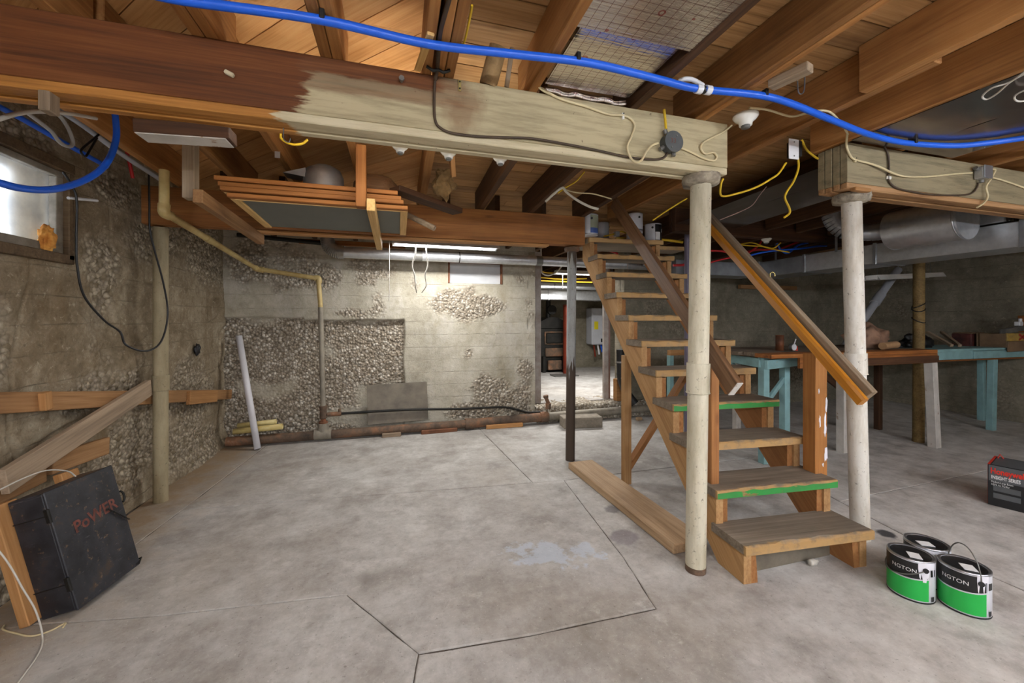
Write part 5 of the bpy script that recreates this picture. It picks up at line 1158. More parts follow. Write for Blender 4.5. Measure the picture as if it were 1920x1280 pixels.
lineD('yellow_cable', 'yellow cable arch at the small box under the stair-top shelf', [(1132, 443), (1150, 439), (1165, 434), (1178, 441), (1170, 446), (1155, 446)], 4.3, .008, 'yellow_cable', 'cable')
p = atD(1156, 439, 4.3); ob('small_box', MB().box(p, (.05, .05, .055), ch=.003), 'galv', label='small metal box among the yellow cables under the stair-top shelf', cat='electrical box')
p = ray(1437, 452); p = V((p.x * 3.37 / p.y, 3.37, 2.177)); lampholder(p, 'white lamp holder under the dark back beam', .9)
cable('pink_string', [atD(x, y, 4.6) for x, y in [(1177, 462), (1176, 470), (1178, 478), (1176, 490), (1177, 500), (1178, 508)]], .003, 'stud_pink', label='thin pink string dangling behind the upper treads', cat='string')
cable('thin_wire', [atD(x, y, 2.86) for x, y in [(1350, 412), (1385, 398), (1410, 385), (1425, 365), (1437, 350)]], .003, 'stud_pink', label='thin pinkish wire under the dark sheet metal', cat='wire')
# posts and studs seen behind the stairs
ob('grey_pole', MB().cyl(atD(1288, 830, 4.2) * 1.0 + V((0, 0, 0)), atD(1286, 420, 4.2), .022, n=14), 'purple_pipe', label='grey-purple pole standing behind the stairs', cat='pole') if False else None
gp = atZ(1288, 832, 0); ob('grey_pole', MB().cyl(gp, gp + V((0, 0, 2.20)), .026, n=14), 'purple_pipe', label='grey-purple pole standing behind the stairs', cat='pole')
sq = atZ(1302, 806, 0); ob('dark_stud', MB().box(sq + V((0, 0, 1.05)), (.09, .09, 2.1), ch=.004), 'dark_wood', label='dark wooden stud behind the cream post', cat='stud')
# grey diagonal waste pipe
dp = T('diagonal_waste_pipe', 'grey plastic waste pipe slanting up behind the white post', 'pipe', atD(1625, 600, 5.0)); a, b = atD(1580, 655, 5.0), atD(1684, 505, 5.3)
ob('pipe_run', MB().cyl(a, b, .045, n=20), 'pvc_grey', dp); ob('hanger_strap', MB().box((b.x, b.y, (b.z + 2.45) / 2), (.02, .004, 2.45 - b.z)), 'galv_dull', dp); m_ = a.lerp(b, .62); dv = (b - a).normalized(); ob('coupling', MB().cyl(m_ - dv * .09, m_ + dv * .09, .055, n=20), 'pvc_grey', dp)
# unlit tube light above the bench
tl = tube_light('unlit tube light hanging over the workbench', atD(1634, 525, 4.6), atD(1758, 519, 5.2), lit=False)
for px, py, d_ in ((1645, 500, 4.65), (1745, 498, 5.1)): p = atD(px, py + 22, d_); ob('hanging_wire', MB().cyl(p, p + V((0, 0, .30)), .003, n=6), 'steel_grey', tl)
board('wall_shelf_board', V((4.9, 4.78, 1.80)), V((6.0, 4.78, 1.80)), .05, .06, 'wall_board', label='brown board fixed to the dark wall behind the bench', cat='board')
board('wall_stud', V((3.95, 4.76, 1.86)), V((3.95, 4.76, 1.55)), .12, .05, 'wall_board', up=(0, 1, 0), label='pale wood block on the dark wall below the duct', cat='block')
wr_ = T('wire_wrap', 'black wire wound round the brown post', 'wire', (p5.x, p5.y, 1.3))
for k, z in enumerate((1.30, 1.42, 1.46)): ob('turn', MB().tube([V((p5.x + .052 * math.cos(t), p5.y + .052 * math.sin(t), z + .03 * math.sin(t + k))) for t in [i * math.pi / 12 for i in range(25)]], .005, 6, False), 'black_cable', wr_)
# ---- workbench
BT = 1.0
wbn = T('workbench', 'long workbench with dark plank top and varnished apron on turquoise and grey legs', 'workbench', (4.2, 3.2, 0))
for i, y_ in enumerate((2.79, 2.965, 3.14, 3.315, 3.49)):
    board('top_plank', (3.12 + .05 * (i % 2), y_, BT - .018), (5.285 - .03 * (i % 2), y_, BT - .018), .172, .036, 'bench_top' if i else 'bench_brown', wbn)
board('apron', (3.45, 2.72, BT - .085), (5.29, 2.72, BT - .085), .028, .095, 'bench_brown', wbn); board('varnish_strip', (4.28, 2.704, BT - .095), (5.30, 2.704, BT - .095), .006, .07, 'dark_wood', wbn)
def leg(px, py, ztop, w_, mat, dx=0, name='leg', t=None):
    p = atZ(px, py, 0); return board(name, p, p + V((dx, 0, ztop)), w_, t or w_, mat, wbn, up=(0, 1, 0))
leg(1432, 868, BT - .04, .065, 'teal_paint'); p = atZ(1471, 850, 0); board('leg', p, p + V((0, 0, BT - .04)), .065, .065, 'teal_paint', wbn, up=(0, 1, 0))
leg(1580, 847, BT - .04, .075, 'white_post_wood'); leg(1752, 838, BT - .13, .075, 'white_post_wood', dx=-.06)
a = atZ(1432, 868, 0); b = atZ(1471, 850, 0)
board('trestle_rail', a + V((-.03, -.05, BT - .10)), b + V((.08, -.05, BT - .10)), .03, .085, 'teal_paint', wbn)
board('trestle_rail', a + V((-.04, .0, BT - .09)), a + V((.12, .62, BT - .09)), .03, .08, 'teal_paint', wbn)
board('trestle_brace', a + V((.0, .0, .52)), b + V((-.0, .0, .74)), .025, .05, 'teal_paint', wbn)
board('trestle_brace', a + V((-.02, .03, .42)), a + V((.08, .45, .88)), .03, .045, 'teal_paint', wbn)
p = atZ(1256, 760, .0); p = V((2.98, 3.86, 0)); board('leg', p, p + V((0, 0, BT - .1)), .05, .06, 'teal_paint', wbn, up=(0, 1, 0)); board('trestle_head', p + V((-.02, 0, BT - .07)), p + V((.22, .0, BT - .07)), .06, .06, 'orange_wood', wbn)
board('trestle_rail', V((3.2, 3.86, BT - .07)), V((3.6, 3.45, BT - .07)), .04, .08, 'orange_wood', wbn)
p = V((5.2, 3.55, 0)); board('leg', p, p + V((0, 0, BT - .04)), .07, .07, 'dark_wood', wbn, up=(0, 1, 0)); board('trestle_brace', p + V((-.7, 0, BT - .1)), p + V((0, 0, .45)), .03, .07, 'dark_wood', wbn)
p = V((3.55, 3.5, 0)); board('leg', p, p + V((0, 0, BT - .04)), .06, .06, 'white_post_wood', wbn, up=(0, 1, 0))
# turquoise table
tt = T('turquoise_table', 'turquoise painted table beyond the workbench', 'table', (6.3, 3.3, 0))
board('table_top', (5.43, 3.12, .972), (7.45, 3.12, .972), .55, .026, 'teal_paint', tt)
board('apron', (5.43, 2.86, .915), (6.15, 2.86, .915), .03, .09, 'teal_paint', tt); board('apron', (6.16, 2.855, .912), (7.45, 2.855, .912), .03, .085, 'teal_paint', tt)
board('stretcher', (5.45, 2.92, .855), (7.45, 2.92, .85), .03, .02, 'bench_brown', tt)
p = atZ(1858, 806, 0); board('leg', p, p + V((.03, 0, .87)), .075, .06, 'teal_paint', tt, up=(0, 1, 0)); p = V((7.3, 3.3, 0)); board('leg', p, p + V((0, 0, .95)), .06, .06, 'teal_paint', tt, up=(0, 1, 0)); p = V((5.5, 3.36, 0)); board('leg', p, p + V((0, 0, .95)), .06, .06, 'dark_wood', tt, up=(0, 1, 0))
# things on the bench
p = atZ(1462, 645, BT); p = V((3.95, 3.02, BT)); q = ray(1462, 640); p = V((q.x * 3.05 / q.y, 3.05, BT))
r = T('rusty_can', 'tall rusty tin can on the workbench', 'can', p); ob('body', MB().lathe([(0, 0), (.036, 0), (.036, .15), (.032, .15), (.032, .01), (0, .01)], 24, Matrix.Translation(p)), 'rust_can', r); ob('rim', MB().tube([p + V((.036 * math.cos(t), .036 * math.sin(t), .15)) for t in [i * math.pi / 10 for i in range(21)]], .003, 6, False), 'rust_can', r)
q = ray(1489, 641); p = V((q.x * 2.98 / q.y, 2.98, BT)); r = T('pressure_gauge', 'small round white dial with a rod on the workbench', 'gauge', p)
ob('dial', MB().cyl(p + V((0, 0, .036)), p + V((0, .03, .036)), .035, n=24), 'steel_grey', r); ob('face', MB().cyl(p + V((0, -.003, .036)), p + V((0, 0, .036)), .030, n=24), 'white_plastic', r); ob('rod', MB().cyl(p + V((.01, .01, .06)), p + V((.035, .01, .115)), .005, n=8), 'white_plastic', r); ob('cap', MB().cyl(p + V((.05, .03, .0)), p + V((.05, .03, .045)), .022, n=14), 'carton_red', r)
# crumpled paper bag
def blob(name, c, sz, seed, amp, mat, label, cat, sub=4, squash=0.0):
    bm = bmesh.new(); bmesh.ops.create_icosphere(bm, subdivisions=sub, radius=1); vs = []
    for v in bm.verts:
        k = 1 + amp * mnoise.noise(v.co * 1.5 + V((seed, 0, 0))) + amp * .5 * mnoise.noise(v.co * 4 + V((0, seed, 0))) + amp * .25 * abs(mnoise.noise(v.co * 8))
        p = V((v.co.x * sz[0], v.co.y * sz[1], v.co.z * sz[2])) * k
        p.z = max(p.z, -sz[2] * .55); vs.append(p + V(c) + V((0, 0, sz[2] * .55)))
    fs = [[v.index for v in f.verts] for f in bm.faces]; bm.free(); return ob(name, MB().add(vs, fs, True), mat, label=label, cat=cat)
blob('paper_bag', (4.86, 3.06, BT), (.22, .14, .15), 3.3, .5, 'plaster_bag', 'crumpled brown paper bag on the workbench', 'bag')
p = V((4.80, 2.815, BT)); ob('bag_label', MB().cyl(p + V((-.13, 0, .04)), p + V((.12, .03, .05)), .035, n=16), 'kraft', label='rolled kraft paper in front of the brown bag', cat='paper')
blob('rag_heap', (5.75, 3.15, .985), (.20, .10, .09), 8.1, .6, 'black', 'dark heap of scrap on the turquoise table', 'scrap')
for k, (x0, y0, x1, y1) in enumerate(((1738, 622, 1785, 648), (1765, 622, 1800, 648))):
    a, b = atD(x0, y0, 4.9), atD(x1, y1, 4.5); a.z = max(a.z, 1.0); b.z = max(b.z, .995); board('scrap_stick', a, b, .03, .03, 'weathered', label=['grey stick leaning across the dark scrap heap', 'second grey stick beside the leaning one on the scrap heap'][k], cat='stick')
# red box and yellow crate
q = ray(1815, 640); c = V((q.x * 3.19 / q.y, 3.19, .985)); r = T('red_box', 'battered dark red box on the turquoise table', 'box', c); ob('case', MB().box(c + V((0, 0, .075)), (.26, .18, .15), ch=.006), 'crate_red_box', r); ob('torn_lid', MB().box(c + V((.01, 0, .158)), (.25, .17, .016), ch=.004), 'crate_wood', r)
q = ray(1884, 640); c = V((q.x * 2.92 / q.y, 2.92, .985)); cr = T('wooden_crate', 'weathered wooden crate with a red cross on a yellow band', 'crate', c)
Lc = .62; c = c + V((.10, 0, 0))
board('side_slat', c + V((-Lc / 2, -.10, .12)), c + V((Lc / 2, -.13, .12)), .016, .09, 'crate_yellow', cr); board('side_slat', c + V((-Lc / 2 + .02, -.103, .01)), c + V((Lc / 2, -.133, .03)), .016, .12, 'crate_wood', cr)
board('side_slat', c + V((-Lc / 2, .14, .08)), c + V((Lc / 2, .10, .08)), .016, .16, 'crate_wood', cr)
for s_ in (-1, 1): board('end_slat', c + V((s_ * (Lc / 2 - .01), -.10, .08)), c + V((s_ * (Lc / 2 - .01), .12, .08)), .02, .16, 'crate_wood', cr)
xp = c + V((-.06, -.124, .12))
for s_ in (-1, 1): board('red_cross', xp + V((-.055, .004, -.032 * s_)), xp + V((.055, -.002, .032 * s_)), .003, .022, 'x_red', cr, label='red painted cross')
c2 = c + V((-.10, 0, .17)); r = T('slotted_strip', 'grey slotted metal strip lying across the crate', 'metal strip', c2)
M, L = frame(c2 + V((-.16, -.05, .012)), c2 + V((.20, -.06, .052))); mb = MB()
for k in (-1, 1): mb.box((0, k * .02, 0), (L, .012, .05))
for k in range(6): mb.box((-L / 2 + .02 + k * (L - .04) / 5, 0, 0), (.022, .04, .05))
ob('strip', mb, 'steel_grey', r, M=M)
p = c + V((.16, -.02, .17)); r = T('wood_block', 'upright brown wood block in the crate', 'block', p); ob('block', MB().box(p + V((.06, 0, .10)), (.10, .06, .2), ch=.004), 'bench_brown', r); 
p = c + V((.07, -.04, .243)); r = T('white_fitting', 'white plastic fitting sitting on top of the crate', 'fitting', p); ob('body', MB().box(p + V((0, 0, .03)), (.07, .05, .05), ch=.006), 'white_plastic', r); ob('spigot', MB().cyl(p + V((.03, 0, .0)), p + V((.03, 0, .09)), .016, n=14), 'white_plastic', r)
# ---- cans
def paint_can(name, label, c, kind, rz=0.0, R=.083, h=.19, group=None):
    r = T(name, label, 'paint can', c, group, rz); M = Matrix.Translation(c) @ Matrix.Rotation(rz, 4, 'Z')
    body = {'floor': 'can_white', 'sage': 'can_white', 'dark': 'can_white', 'plain': 'can_white'}[kind]
    ob('body', MB().lathe([(0, 0), (R - .003, 0), (R, .004), (R, h - .004), (R - .003, h), (R - .010, h), (R - .010, h - .008), (0, h - .008)], 40, M), body, r)
    def band(nm, z0, z1, a0, a1, mat, off=.0008, curve=None):
        mb = MB(); n = 26; vs = []
        for i in range(n + 1):
            t = a0 + (a1 - a0) * i / n; zt = z1 if curve is None else z1 + curve(i / n)
            zb_ = z0 if not isinstance(z0, tuple) else z0[0] + z0[1](i / n)
            for zz in (zb_, zt): vs.append(V(((R + off) * math.cos(t), (R + off) * math.sin(t), zz)))
        return ob(nm, mb.add(vs, [(2 * i, 2 * i + 2, 2 * i + 3, 2 * i + 1) for i in range(n)], True), mat, r, M=M)
    ob('rim', MB().lathe([(R - .010, h), (R - .004, h + .004), (R + .001, h + .002), (R + .001, h - .005)], 40, M), 'metal_rim', r)
    ob('base_rim', MB().lathe([(R - .003, -.0), (R + .001, .001), (R + .001, .006), (R, .007)], 40, M), 'can_black' if kind == 'floor' else 'metal_rim', r)
    if kind == 'floor':
        bow = lambda u: -.012 * math.sin(math.pi * u)
        band('green_band', .012, .110, -math.radians(150), math.radians(30), 'can_green', curve=bow); band('black_band', (.116, bow), h - .008, -math.radians(150), math.radians(30), 'can_black')
        ob('lid', MB().lathe([(0, h - .006), (R - .022, h - .006), (R - .020, h - .003), (R - .012, h - .003), (R - .011, h)], 36, M), 'can_black', r)
        ob('lid_sticker', MB().box((.012, .01, h - .0045), (.055, .045, .002), M), 'print_white', r)
        ob('green_tab', MB().box((0, 0, 0), (.002, .03, .012), M @ Matrix.Rotation(-math.radians(140), 4, 'Z') @ Matrix.Translation((R + .002, 0, h - .022))), 'can_green', r)
        for k in range(5):   # fine print on the label, as ruled lines
            band('print_line', .055 - k * .007, .0565 - k * .007, -math.radians(142), -math.radians(142 - 22 - 3 * (k % 3)), 'print_white', .0014)
        band('barcode', .012, .034, math.radians(38), math.radians(50), 'print_marks', .0014)
        band('symbol_panel', .125, .155, math.radians(36), math.radians(54), 'can_black', .0014)
    elif kind == 'sage':
        band('label_band', .06, h - .012, -math.radians(120), math.radians(20), 'can_sage'); band('blue_band', .012, .06, -math.radians(120), math.radians(30), 'can_blue')
        band('drip', .075, h - .004, -math.radians(48), -math.radians(22), 'paint_drip', .0014)
    elif kind == 'dark':
        band('label_band', .008, h - .012, -math.radians(95), math.radians(120), 'can_black'); band('text_panel', .02, .10, -math.radians(93), -math.radians(55), 'print_white', .0014); band('text_panel', .10, .135, -math.radians(40), -math.radians(15), 'print_white', .0014)
    if kind != 'floor':
        for t in (-math.radians(112), math.radians(60)): ob('ear', MB().cyl(V(((R - .001) * math.cos(t), (R - .001) * math.sin(t), h - .045)), V(((R + .006) * math.cos(t), (R + .006) * math.sin(t), h - .045)), .011, n=14), 'can_black', r, M=M)
    return r, M, R, h
def bail(r, M, R, h, up, a0=math.radians(-75), col='steel_grey'):
    """wire handle hanging at the side (up=False) or standing over the lid"""
    e0 = V(((R + .004) * math.cos(a0), (R + .004) * math.sin(a0), h - .035)); e1 = -e0; e1.z = e0.z; pts = []
    n = 18; side = V((-math.sin(a0), math.cos(a0), 0))
    for i in range(n + 1):
        t = math.pi * i / n; base = e0.lerp(e1, (1 - math.cos(t)) / 2)
        pts.append(base + ((V((0, 0, .125 * math.sin(t))) if up else -side * (R + .006) * math.sin(t) + V((0, 0, -.05 * math.sin(t))))))
    ob('bail_handle', MB().tube(pts, .0026, 6), col, r, M=M)
    for e in (e0, e1): ob('ear', MB().cyl(e * 1.0 - V((e.x, e.y, 0)) * .08, e + V((e.x, e.y, 0)) * .03, .011, n=14), 'can_black', r, M=M)
c2 = V((2.475, 1.175, 0)); c1 = V((2.355, 1.305, 0)); c3 = atZ(1738, 1022, .19); c3 = V((2.545, 1.345, 0))
face = math.atan2(-.5, -.87)
k1 = paint_can('paint_can', 'green and black paint can with white drips nearest the stairs', c1, 'floor', -math.radians(136))
k2 = paint_can('paint_can', 'green and black paint can with its wire handle standing up', c2, 'floor', -math.radians(134))
k3 = paint_can('paint_can', 'paint can with black lid standing behind the two green-faced cans', c3, 'floor', 2.6)
bail(*k1, False, math.radians(20)); bail(*k2, True, math.radians(15)); 
for (r, M, R, h), a0 in ((k1, 22), (k2, 26)):
    mb = MB(); n = 16; vs = []
    for i in range(n + 1):
        t = math.radians(a0 + (46 if a0 == 22 else 30) * i / n - 20); zz = h - .03 - .05 * max(0, math.sin(i * .9)) - (.06 if 3 < i < 8 and a0 == 22 else 0)
        vs += [V(((R + .0018) * math.cos(t), (R + .0018) * math.sin(t), z)) for z in (zz, h - .002)]
    ob('paint_drip', mb.add(vs, [(2 * i, 2 * i + 2, 2 * i + 3, 2 * i + 1) for i in range(n)], True), 'paint_drip', r, M=M)
# cans at the head of the stairs
def onstair(px, py, z): return atZ(px, py, z)
p = atZ(1113, 438, lz); paint_can('paint_can', 'white paint can with sage label and blue band at the stair head', p + V((0, .09, 0)), 'sage', .2)
p = atZ(1215, 448, lz); paint_can('paint_can', 'paint can with black label at the right of the stair head', V((2.55, 3.575, lz)), 'dark', -.3)
paint_can('paint_can', 'small paint can carrying a white one behind the dark handrail', V((2.385, 3.66, lz)), 'plain', .9, h=.13)
# shelf above and behind
us = T('upper_shelf', 'dark shelf board across the stair head behind the cans', 'shelf', (2.3, 4.05, 2.2)); board('shelf_board', (1.85, 4.12, 2.205), (2.78, 4.08, 2.205), .22, .03, 'dark_wood', us); board('shelf_edge', (1.85, 4.00, 2.18), (2.78, 3.96, 2.18), .02, .07, 'wall_board', us)
for x in (1.9, 2.72): board('shelf_bracket', (x, 4.11, 2.20), (x, 4.11, 2.49), .04, .03, 'dark_wood', us, up=(0, 1, 0))
paint_can('paint_can', 'plain white paint can standing on a smaller can at the stair head', V((2.385, 3.66, lz + .1345)), 'plain', .4, h=.17); paint_can('paint_can', 'white paint can half hidden behind the dark handrail on the upper shelf', V((2.26, 4.13, 2.221)), 'plain', 1.4)
# ---- appliance carton on the floor
u = V((.298, -.9546, 0)); v_ = V((.9546, .298, 0)); c = atZ(1852, 945, 0); Lb, Wb, Hb = .44, .30, .285
CM = Matrix((u, v_, V((0, 0, 1)))).transposed().to_4x4(); CM.translation = c
cb = T('appliance_carton', 'black and grey appliance carton with red lettering on the floor', 'carton', tuple(c))
ob('carton', MB().box((Lb / 2, Wb / 2, Hb / 2), (Lb, Wb, Hb), ch=.002), 'carton_black', cb, M=CM)
ob('grey_panel', MB().box((Lb / 2, -.0006, Hb * .80), (Lb - .01, .0012, Hb * .38)), 'carton_grey', cb, M=CM)
ob('red_edge', MB().box((.004, Wb / 2, Hb + .0006), (.012, Wb, .0015)), 'carton_red', cb, M=CM); ob('red_edge', MB().box((-.0006, Wb / 2, Hb * .5), (.0014, Wb - .01, Hb - .01)), 'carton_red', cb, M=CM)
for k, z in enumerate((.125, .075)): ob('printed_unit', MB().box((.085, -.001, z), (.12, .0014, .035)), 'carton_grey', cb, M=CM)
ob('grey_top', MB().box((Lb / 2, Wb / 2, Hb + .0003), (Lb - .03, Wb - .03, .0008)), 'carton_grey', cb, M=CM)
ob('handle_slot', MB().box((.20, Wb / 2, Hb + .0006), (.09, .03, .0014)), 'black', cb, M=CM)
ob('red_tape', MB().tube([V((.02, Wb * .8, Hb)), V((.03, Wb * .82, Hb + .03)), V((.045, Wb * .84, Hb + .002))], .004, 6), 'carton_red', cb, M=CM)
r_ = T('shoe_sole', 'black rubber scrap on the floor behind the lowest tread', 'scrap', S(SW + .06, .12, 0)); ob('scrap', MB().box(S(SW + .03, .20, .012), (.06, .12, .024), ch=.01), 'black', r_)
# ================================================================== SECOND ROOM THROUGH THE OPENING
sl_ = V((1.775, 4.97, FZ)); board('door_stud', sl_, sl_ + V((0, 0, 2.0)), .085, .045, 'stud_pale', up=(0, 1, 0), label='pale wooden stud at the left side of the wall opening', cat='stud')
sr_ = atY(1137, 746, 5.02); sr_.z = .19; r = T('door_stud', 'pale stud with a pink edge at the right side of the wall opening', 'stud', sr_)
board('stud', sr_ + V((-.015, 0, 0)), sr_ + V((-.015, 0, 2.0)), .07, .05, 'stud_pale', r, up=(0, 1, 0)); board('edge_board', sr_ + V((.04, .02, 0)), sr_ + V((.04, .02, 2.0)), .05, .03, 'stud_pink', r, up=(0, 1, 0))
# old boiler
DB = 7.9
def F2(px, y_): q = ray(px, 600); return q.x * y_ / q.y
bxl, bxr = F2(1011, DB), F2(1062, DB); bc = (bxl + bxr) / 2; bwid = bxr - bxl
bo_ = T('old_boiler', 'old black cast-iron boiler in the second room', 'boiler', (bc, DB, FZ))
ob('body', MB().box((bc, DB + .25, FZ + .48), (bwid, .5, .96), ch=.04), 'black_iron', bo_)
mb = MB().prism([(bc - bwid * .52, FZ + .93), (bc + bwid * .52, FZ + .93), (bc + bwid * .5, FZ + 1.06), (bc + bwid * .15, FZ + 1.16), (bc - bwid * .15, FZ + 1.16), (bc - bwid * .5, FZ + 1.06)], 1, DB - .02, DB + .5); ob('crown', mb, 'black_iron', bo_)
dr = ob('fire_door', MB().box((bc + .02, DB - .03, FZ + .72), (bwid * .62, .05, .23), ch=.02), 'black_iron', bo_); ob('door_rim', MB().box((bc + .02, DB - .015, FZ + .72), (bwid * .70, .03, .28), ch=.015), 'cast_iron', bo_)
dr = ob('ash_door', MB().box((bc + .02, DB - .03, FZ + .42), (bwid * .66, .05, .18), ch=.015), 'cast_iron', bo_); ob('draft_door', MB().box((bc + .02, DB - .05, FZ + .15), (bwid * .5, .08, .2), ch=.015), 'cast_iron', bo_)
for s_ in (-1, 1): ob('foot', MB().box((bc + s_ * bwid * .36, DB - .04, FZ + .17), (.07, .1, .34), ch=.01), 'black_iron', bo_)
ob('side_lagging', MB().box((bxr + .03, DB + .2, FZ + .62), (.08, .4, .5), ch=.03), 'insulation', bo_)
ob('pressure_dial', MB().cyl((bc + .0, DB + .1, FZ + 1.32), (bc, DB + .04, FZ + 1.32), .10, n=24), 'black_iron', bo_); ob('pipe_run', MB().cyl((bc - .05, DB + .15, FZ + 1.1), (bc - .05, DB + .15, FZ + 1.6), .05, n=16), 'black_iron', bo_)
ob('pipe_run', MB().tube([V((bc, DB + .05, FZ + 1.14)), V((bxr + .05, DB + .0, FZ + 1.0)), V((bxr + .12, DB, FZ + .4))], .018, 8), 'cast_iron', bo_)
# red pipe stack
rx = F2(1062, 7.6); ob('red_flue', MB().cyl((rx, 7.6, FZ), (rx, 7.6, 1.62), .07, n=18), 'copper_red', label='red-brown pipe stack beside the old boiler', cat='pipe')
# wall-hung water heater
hx0, hx1 = F2(1110, 8.2), F2(1139, 8.2); hz1 = atY(1125, 577, 8.2).z; hz0 = atY(1125, 646, 8.2).z; hc = (hx0 + hx1) / 2
wh = T('water_heater', 'grey-white wall-hung water heater with a yellow sticker', 'water heater', (hc, 8.2, hz0))
ob('case', MB().box((hc, 8.35, (hz0 + hz1) / 2), (hx1 - hx0, .30, hz1 - hz0), ch=.02), 'heater_white', wh); ob('sticker', MB().box((hc - .09, 8.198, (hz0 + hz1) / 2 + .02), (.10, .004, .18)), 'sticker_yellow', wh)
ob('control_panel', MB().box((hc + .06, 8.198, hz0 + .10), (.06, .006, .08)), 'black', wh)
for k, (dx, m_) in enumerate(((-.1, 'copper_red'), (.0, 'white_plastic'), (.08, 'blue_pex'), (.13, 'blue_pex'))): ob('connection', MB().cyl((hc + dx, 8.3, hz0), (hc + dx + .03, 8.28, hz0 - .28 + .05 * k), .022, n=12), m_, wh)
cable('heater_cord', [V((hx1 - .04, 8.203, hz1 - .25)), V((hx1 - .07, 8.175, hz1 - .30)), V((hx1 - .10, 8.17, hz0 + .2)), V((hx1 - .14, 8.17, hz0 - .02)), V((hx1 - .05, 8.25, hz0 - .2))], .008, 'black_cable', label='black cord hanging on the water heater', cat='cord')
# ducts in the second room
for k, (z, y_, hh, lb) in enumerate(((1.93, 6.9, .10, 'upper shiny duct across the second room'), (1.78, 7.2, .18, 'lower shiny duct across the second room, above the boiler'))):
    r = T('square_duct', lb, 'duct', (3.6, y_, z)); 
    for i in range(3): ob('duct_section', MB().box((2.2 + i * 1.1, y_, z), (1.09, .28, hh), ch=.004), 'galv', r)
    for x_ in (2.0, 4.0): ob('hanger_strap', MB().box((x_, y_, (z + 2.47) / 2), (.02, .003, 2.47 - z)), 'galv_dull', r)
    for i in range(4): ob('drive_cleat', MB().box((1.65 + i * 1.1, y_, z), (.03, .30, hh + .02), ch=.003), 'metal_rim', r)
# joists, light and cables in the second room
for x in (1.4, 1.85, 2.3, 2.75, 3.2, 3.65, 4.1, 4.55, 5.0, 5.45, 5.9): board('floor_joist', (x, 5.0, 2.37), (x, 8.45, 2.37), .045, .2, 'joist_dark', label='dark floor joist over the second room', cat='joist', group='second room joists')
a = atY(1042, 503, 5.75); b = atY(1112, 503, 5.75); a.z = b.z = 2.02
tl2 = tube_light('bright tube light under the joists of the second room', a, a + V((1.15, 0, 0)), power=LAMP_POWER * 2.6)
for e in (.1, 1.05): ob('hanging_wire', MB().cyl(a + V((e, 0, .05)), a + V((e, 0, .45)), .002, n=6), 'steel_grey', tl2)
ob('pull_string', MB().cyl(atY(1055, 508, 5.7), atY(1055, 542, 5.7), .006, n=6), 'white_cable', tl2)
cable('white_cable', [atY(x, y, 5.6) for x, y in [(1014, 452), (1015, 498), (1017, 512), (1030, 516), (1045, 508), (1052, 500)]], .012, 'white_cable', label='white cable sagging at the top of the wall opening', cat='cable')
for k, pts in enumerate(([(1010, 480), (1014, 507), (1040, 512), (1075, 515), (1100, 514)], [(1014, 520), (1050, 523), (1100, 522)], [(1014, 526), (1060, 528), (1110, 529)])): cable('yellow_cable', [atY(x, y, 6.2) for x, y in pts], .012, 'yellow_cable', label='yellow cable strung under the joists of the second room', cat='cable', group='second room yellow cables')
# black waste stack beside the opening
ws_ = T('black_waste_stack', 'black plastic waste pipe bending down behind the stairs', 'pipe', atY(1172, 735, 4.95))
ob('pipe_run', MB().cyl(atY(1163, 655, 4.76), atY(1164, 700, 4.76), .052, n=20), 'black', ws_); ob('clamp', MB().cyl(atY(1164, 677, 4.76), atY(1164, 680, 4.76), .062, n=20), 'metal_rim', ws_)
ob('elbow', MB().tube(crom([atY(1164, 698, 4.76), atY(1167, 715, 4.75), atY(1176, 738, 4.71), atY(1190, 757, 4.65)], 5), .060, 16), 'black', ws_); ob('clamp', MB().cyl(atY(1167, 706, 4.755), atY(1168, 711, 4.752), .068, n=20), 'metal_rim', ws_)
wk = atY(1160, 725, 4.865); wk.z = .345; ob('wood_block', MB().box(wk, (.12, .09, .30), ch=.005), 'orange_wood', label='wooden block propping the black waste pipe', cat='block')
ob('floor_sheet', MB().box((F2(1058, 7.3), 7.3, FZ + .01), (.5, .3, .02)), 'steel_grey', label='flat grey sheet on the floor of the second room', cat='sheet')
# ================================================================== LETTERING
def text_mesh(s_, size, ext=0.0, bold=0.0):
    cu = bpy.data.curves.new('t', 'FONT'); cu.body = s_; cu.size = size; cu.extrude = ext; cu.align_x = 'LEFT'; cu.resolution_u = 3; cu.offset = size * bold
    o = bpy.data.objects.new('t', cu); COL.objects.link(o); bpy.context.view_layer.update()
    me = bpy.data.meshes.new_from_object(o.evaluated_get(bpy.context.evaluated_depsgraph_get())); bpy.data.objects.remove(o); bpy.data.curves.remove(cu); return me
def flat_text(s_, size, M, mat, parent, name='lettering', sx=1.0, jitter=0.0, bold=0.0):
    me = text_mesh(s_, size, 0.0, bold); mb = MB(); vs = [Vector((v.co.x * sx, v.co.y, 0)) for v in me.vertices]
    if jitter: vs = [v + Vector((0, jitter * math.sin(v.x * 9), 0)) for v in vs]
    mb.add(vs, [list(p.vertices) for p in me.polygons]); return ob(name, mb, mat, parent, M=M)
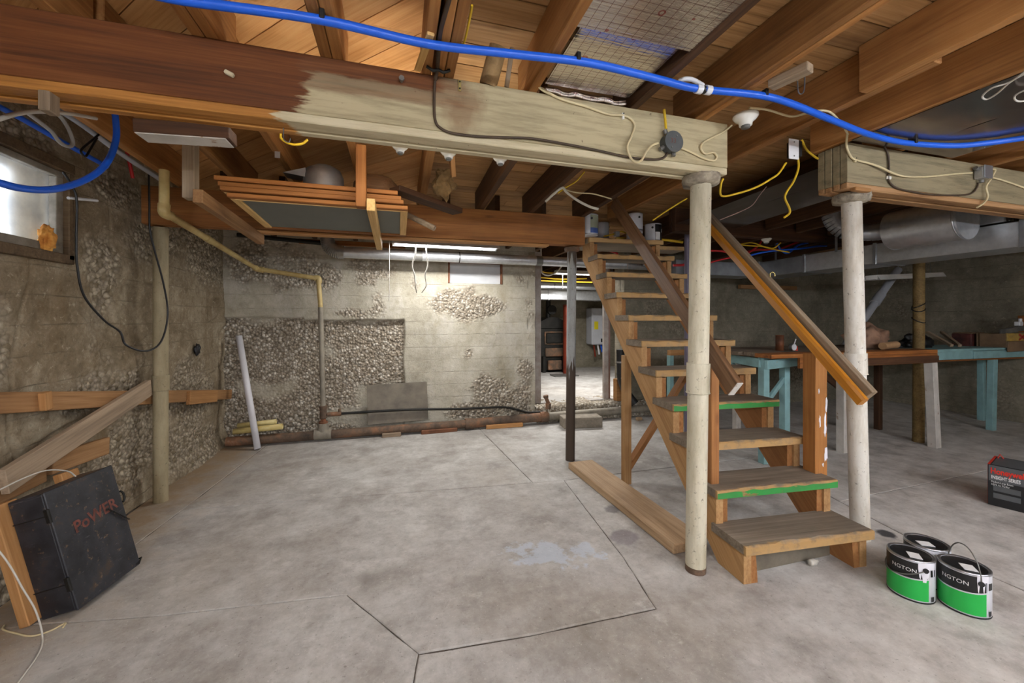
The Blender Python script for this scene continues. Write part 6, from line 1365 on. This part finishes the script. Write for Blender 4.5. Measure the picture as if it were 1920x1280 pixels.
def can_text(s_, size, k, ang, z, mat, sx=1.0):
    r, M, R, h = k; me = text_mesh(s_, size); bm = bmesh.new(); bm.from_mesh(me); bmesh.ops.triangulate(bm, faces=bm.faces[:]); bmesh.ops.subdivide_edges(bm, edges=bm.edges[:], cuts=1); mb = MB(); vs = []
    for v in bm.verts: t = ang + v.co.x * sx / R; vs.append(Vector(((R + .002) * math.cos(t), (R + .002) * math.sin(t), z + v.co.y)))
    bm.verts.index_update(); mb.add(vs, [[v.index for v in f.verts] for f in bm.faces]); bm.free(); ob('lettering', mb, mat, r, M=M)
can_text('NGTON', .024, k1, -math.radians(62), .136, 'print_white', 1.0)
can_text('NGTON', .024, k2, -math.radians(72), .136, 'print_white', 1.0)
# carton: local X along the face, Z up -> text plane
TM = lambda x, z: CM @ Matrix.Translation((x, -.0024, z)) @ Matrix.Rotation(math.pi / 2, 4, 'X')
flat_text('Honeywell', .056, TM(.012, .226), 'print_red', cb, sx=.64, bold=.03); flat_text('INSIGHT SERIES', .034, TM(.016, .190), 'print_white', cb, sx=.55, bold=.02)
flat_text('Medium-Large Room', .019, TM(.016, .163), 'print_white', cb, sx=.6); flat_text('HEPA Air Purifier', .019, TM(.016, .144), 'print_white', cb, sx=.6)
# black box: POWER painted by hand in faded red on the door
PM = BM @ Matrix.Translation((.0048, .075, .305)) @ Matrix(((0, 0, 1, 0), (1, 0, 0, 0), (0, 1, 0, 0), (0, 0, 0, 1))) @ Matrix.Rotation(math.radians(3), 4, 'Z')
flat_text('PoWER', .075, PM, 'print_faded', dr0, sx=.95, jitter=.006, bold=.025)
# numbers chalked on the round junction box
JM = Matrix.Translation(jbc + V((-.016, -.0412, -.008))) @ Matrix.Rotation(math.pi / 2, 4, 'X'); flat_text('33', .032, JM, 'print_faded', cv0)
# ================================================================== ADDED FILL LAMPS OUT OF VIEW
for k, (x, y_) in enumerate(((-.9, -.9), (.9, -1.1), (2.7, -.7), (4.3, -1.0), (.2, -2.6), (3.2, -2.6))):
    r = tube_light('added fill tube light hung out of view in the near end of the basement', (x - .58, y_, 1.86), (x + .58, y_, 1.86), bare=True, group='added near tube lights')
    for e in (-.45, .45): ob('hanging_wire', MB().cyl((x + e, y_, 1.925), (x + e, y_, 2.545), .002, n=6), 'steel_grey', r)
# one more lamp added, hidden by the main beam, brightening the ceiling behind it
r = tube_light('added fill tube light hidden under the joists close behind the main beam', (-.55, 1.90, 2.205), (.62, 1.90, 2.205), bare=True, tm='fill_tube_dim')
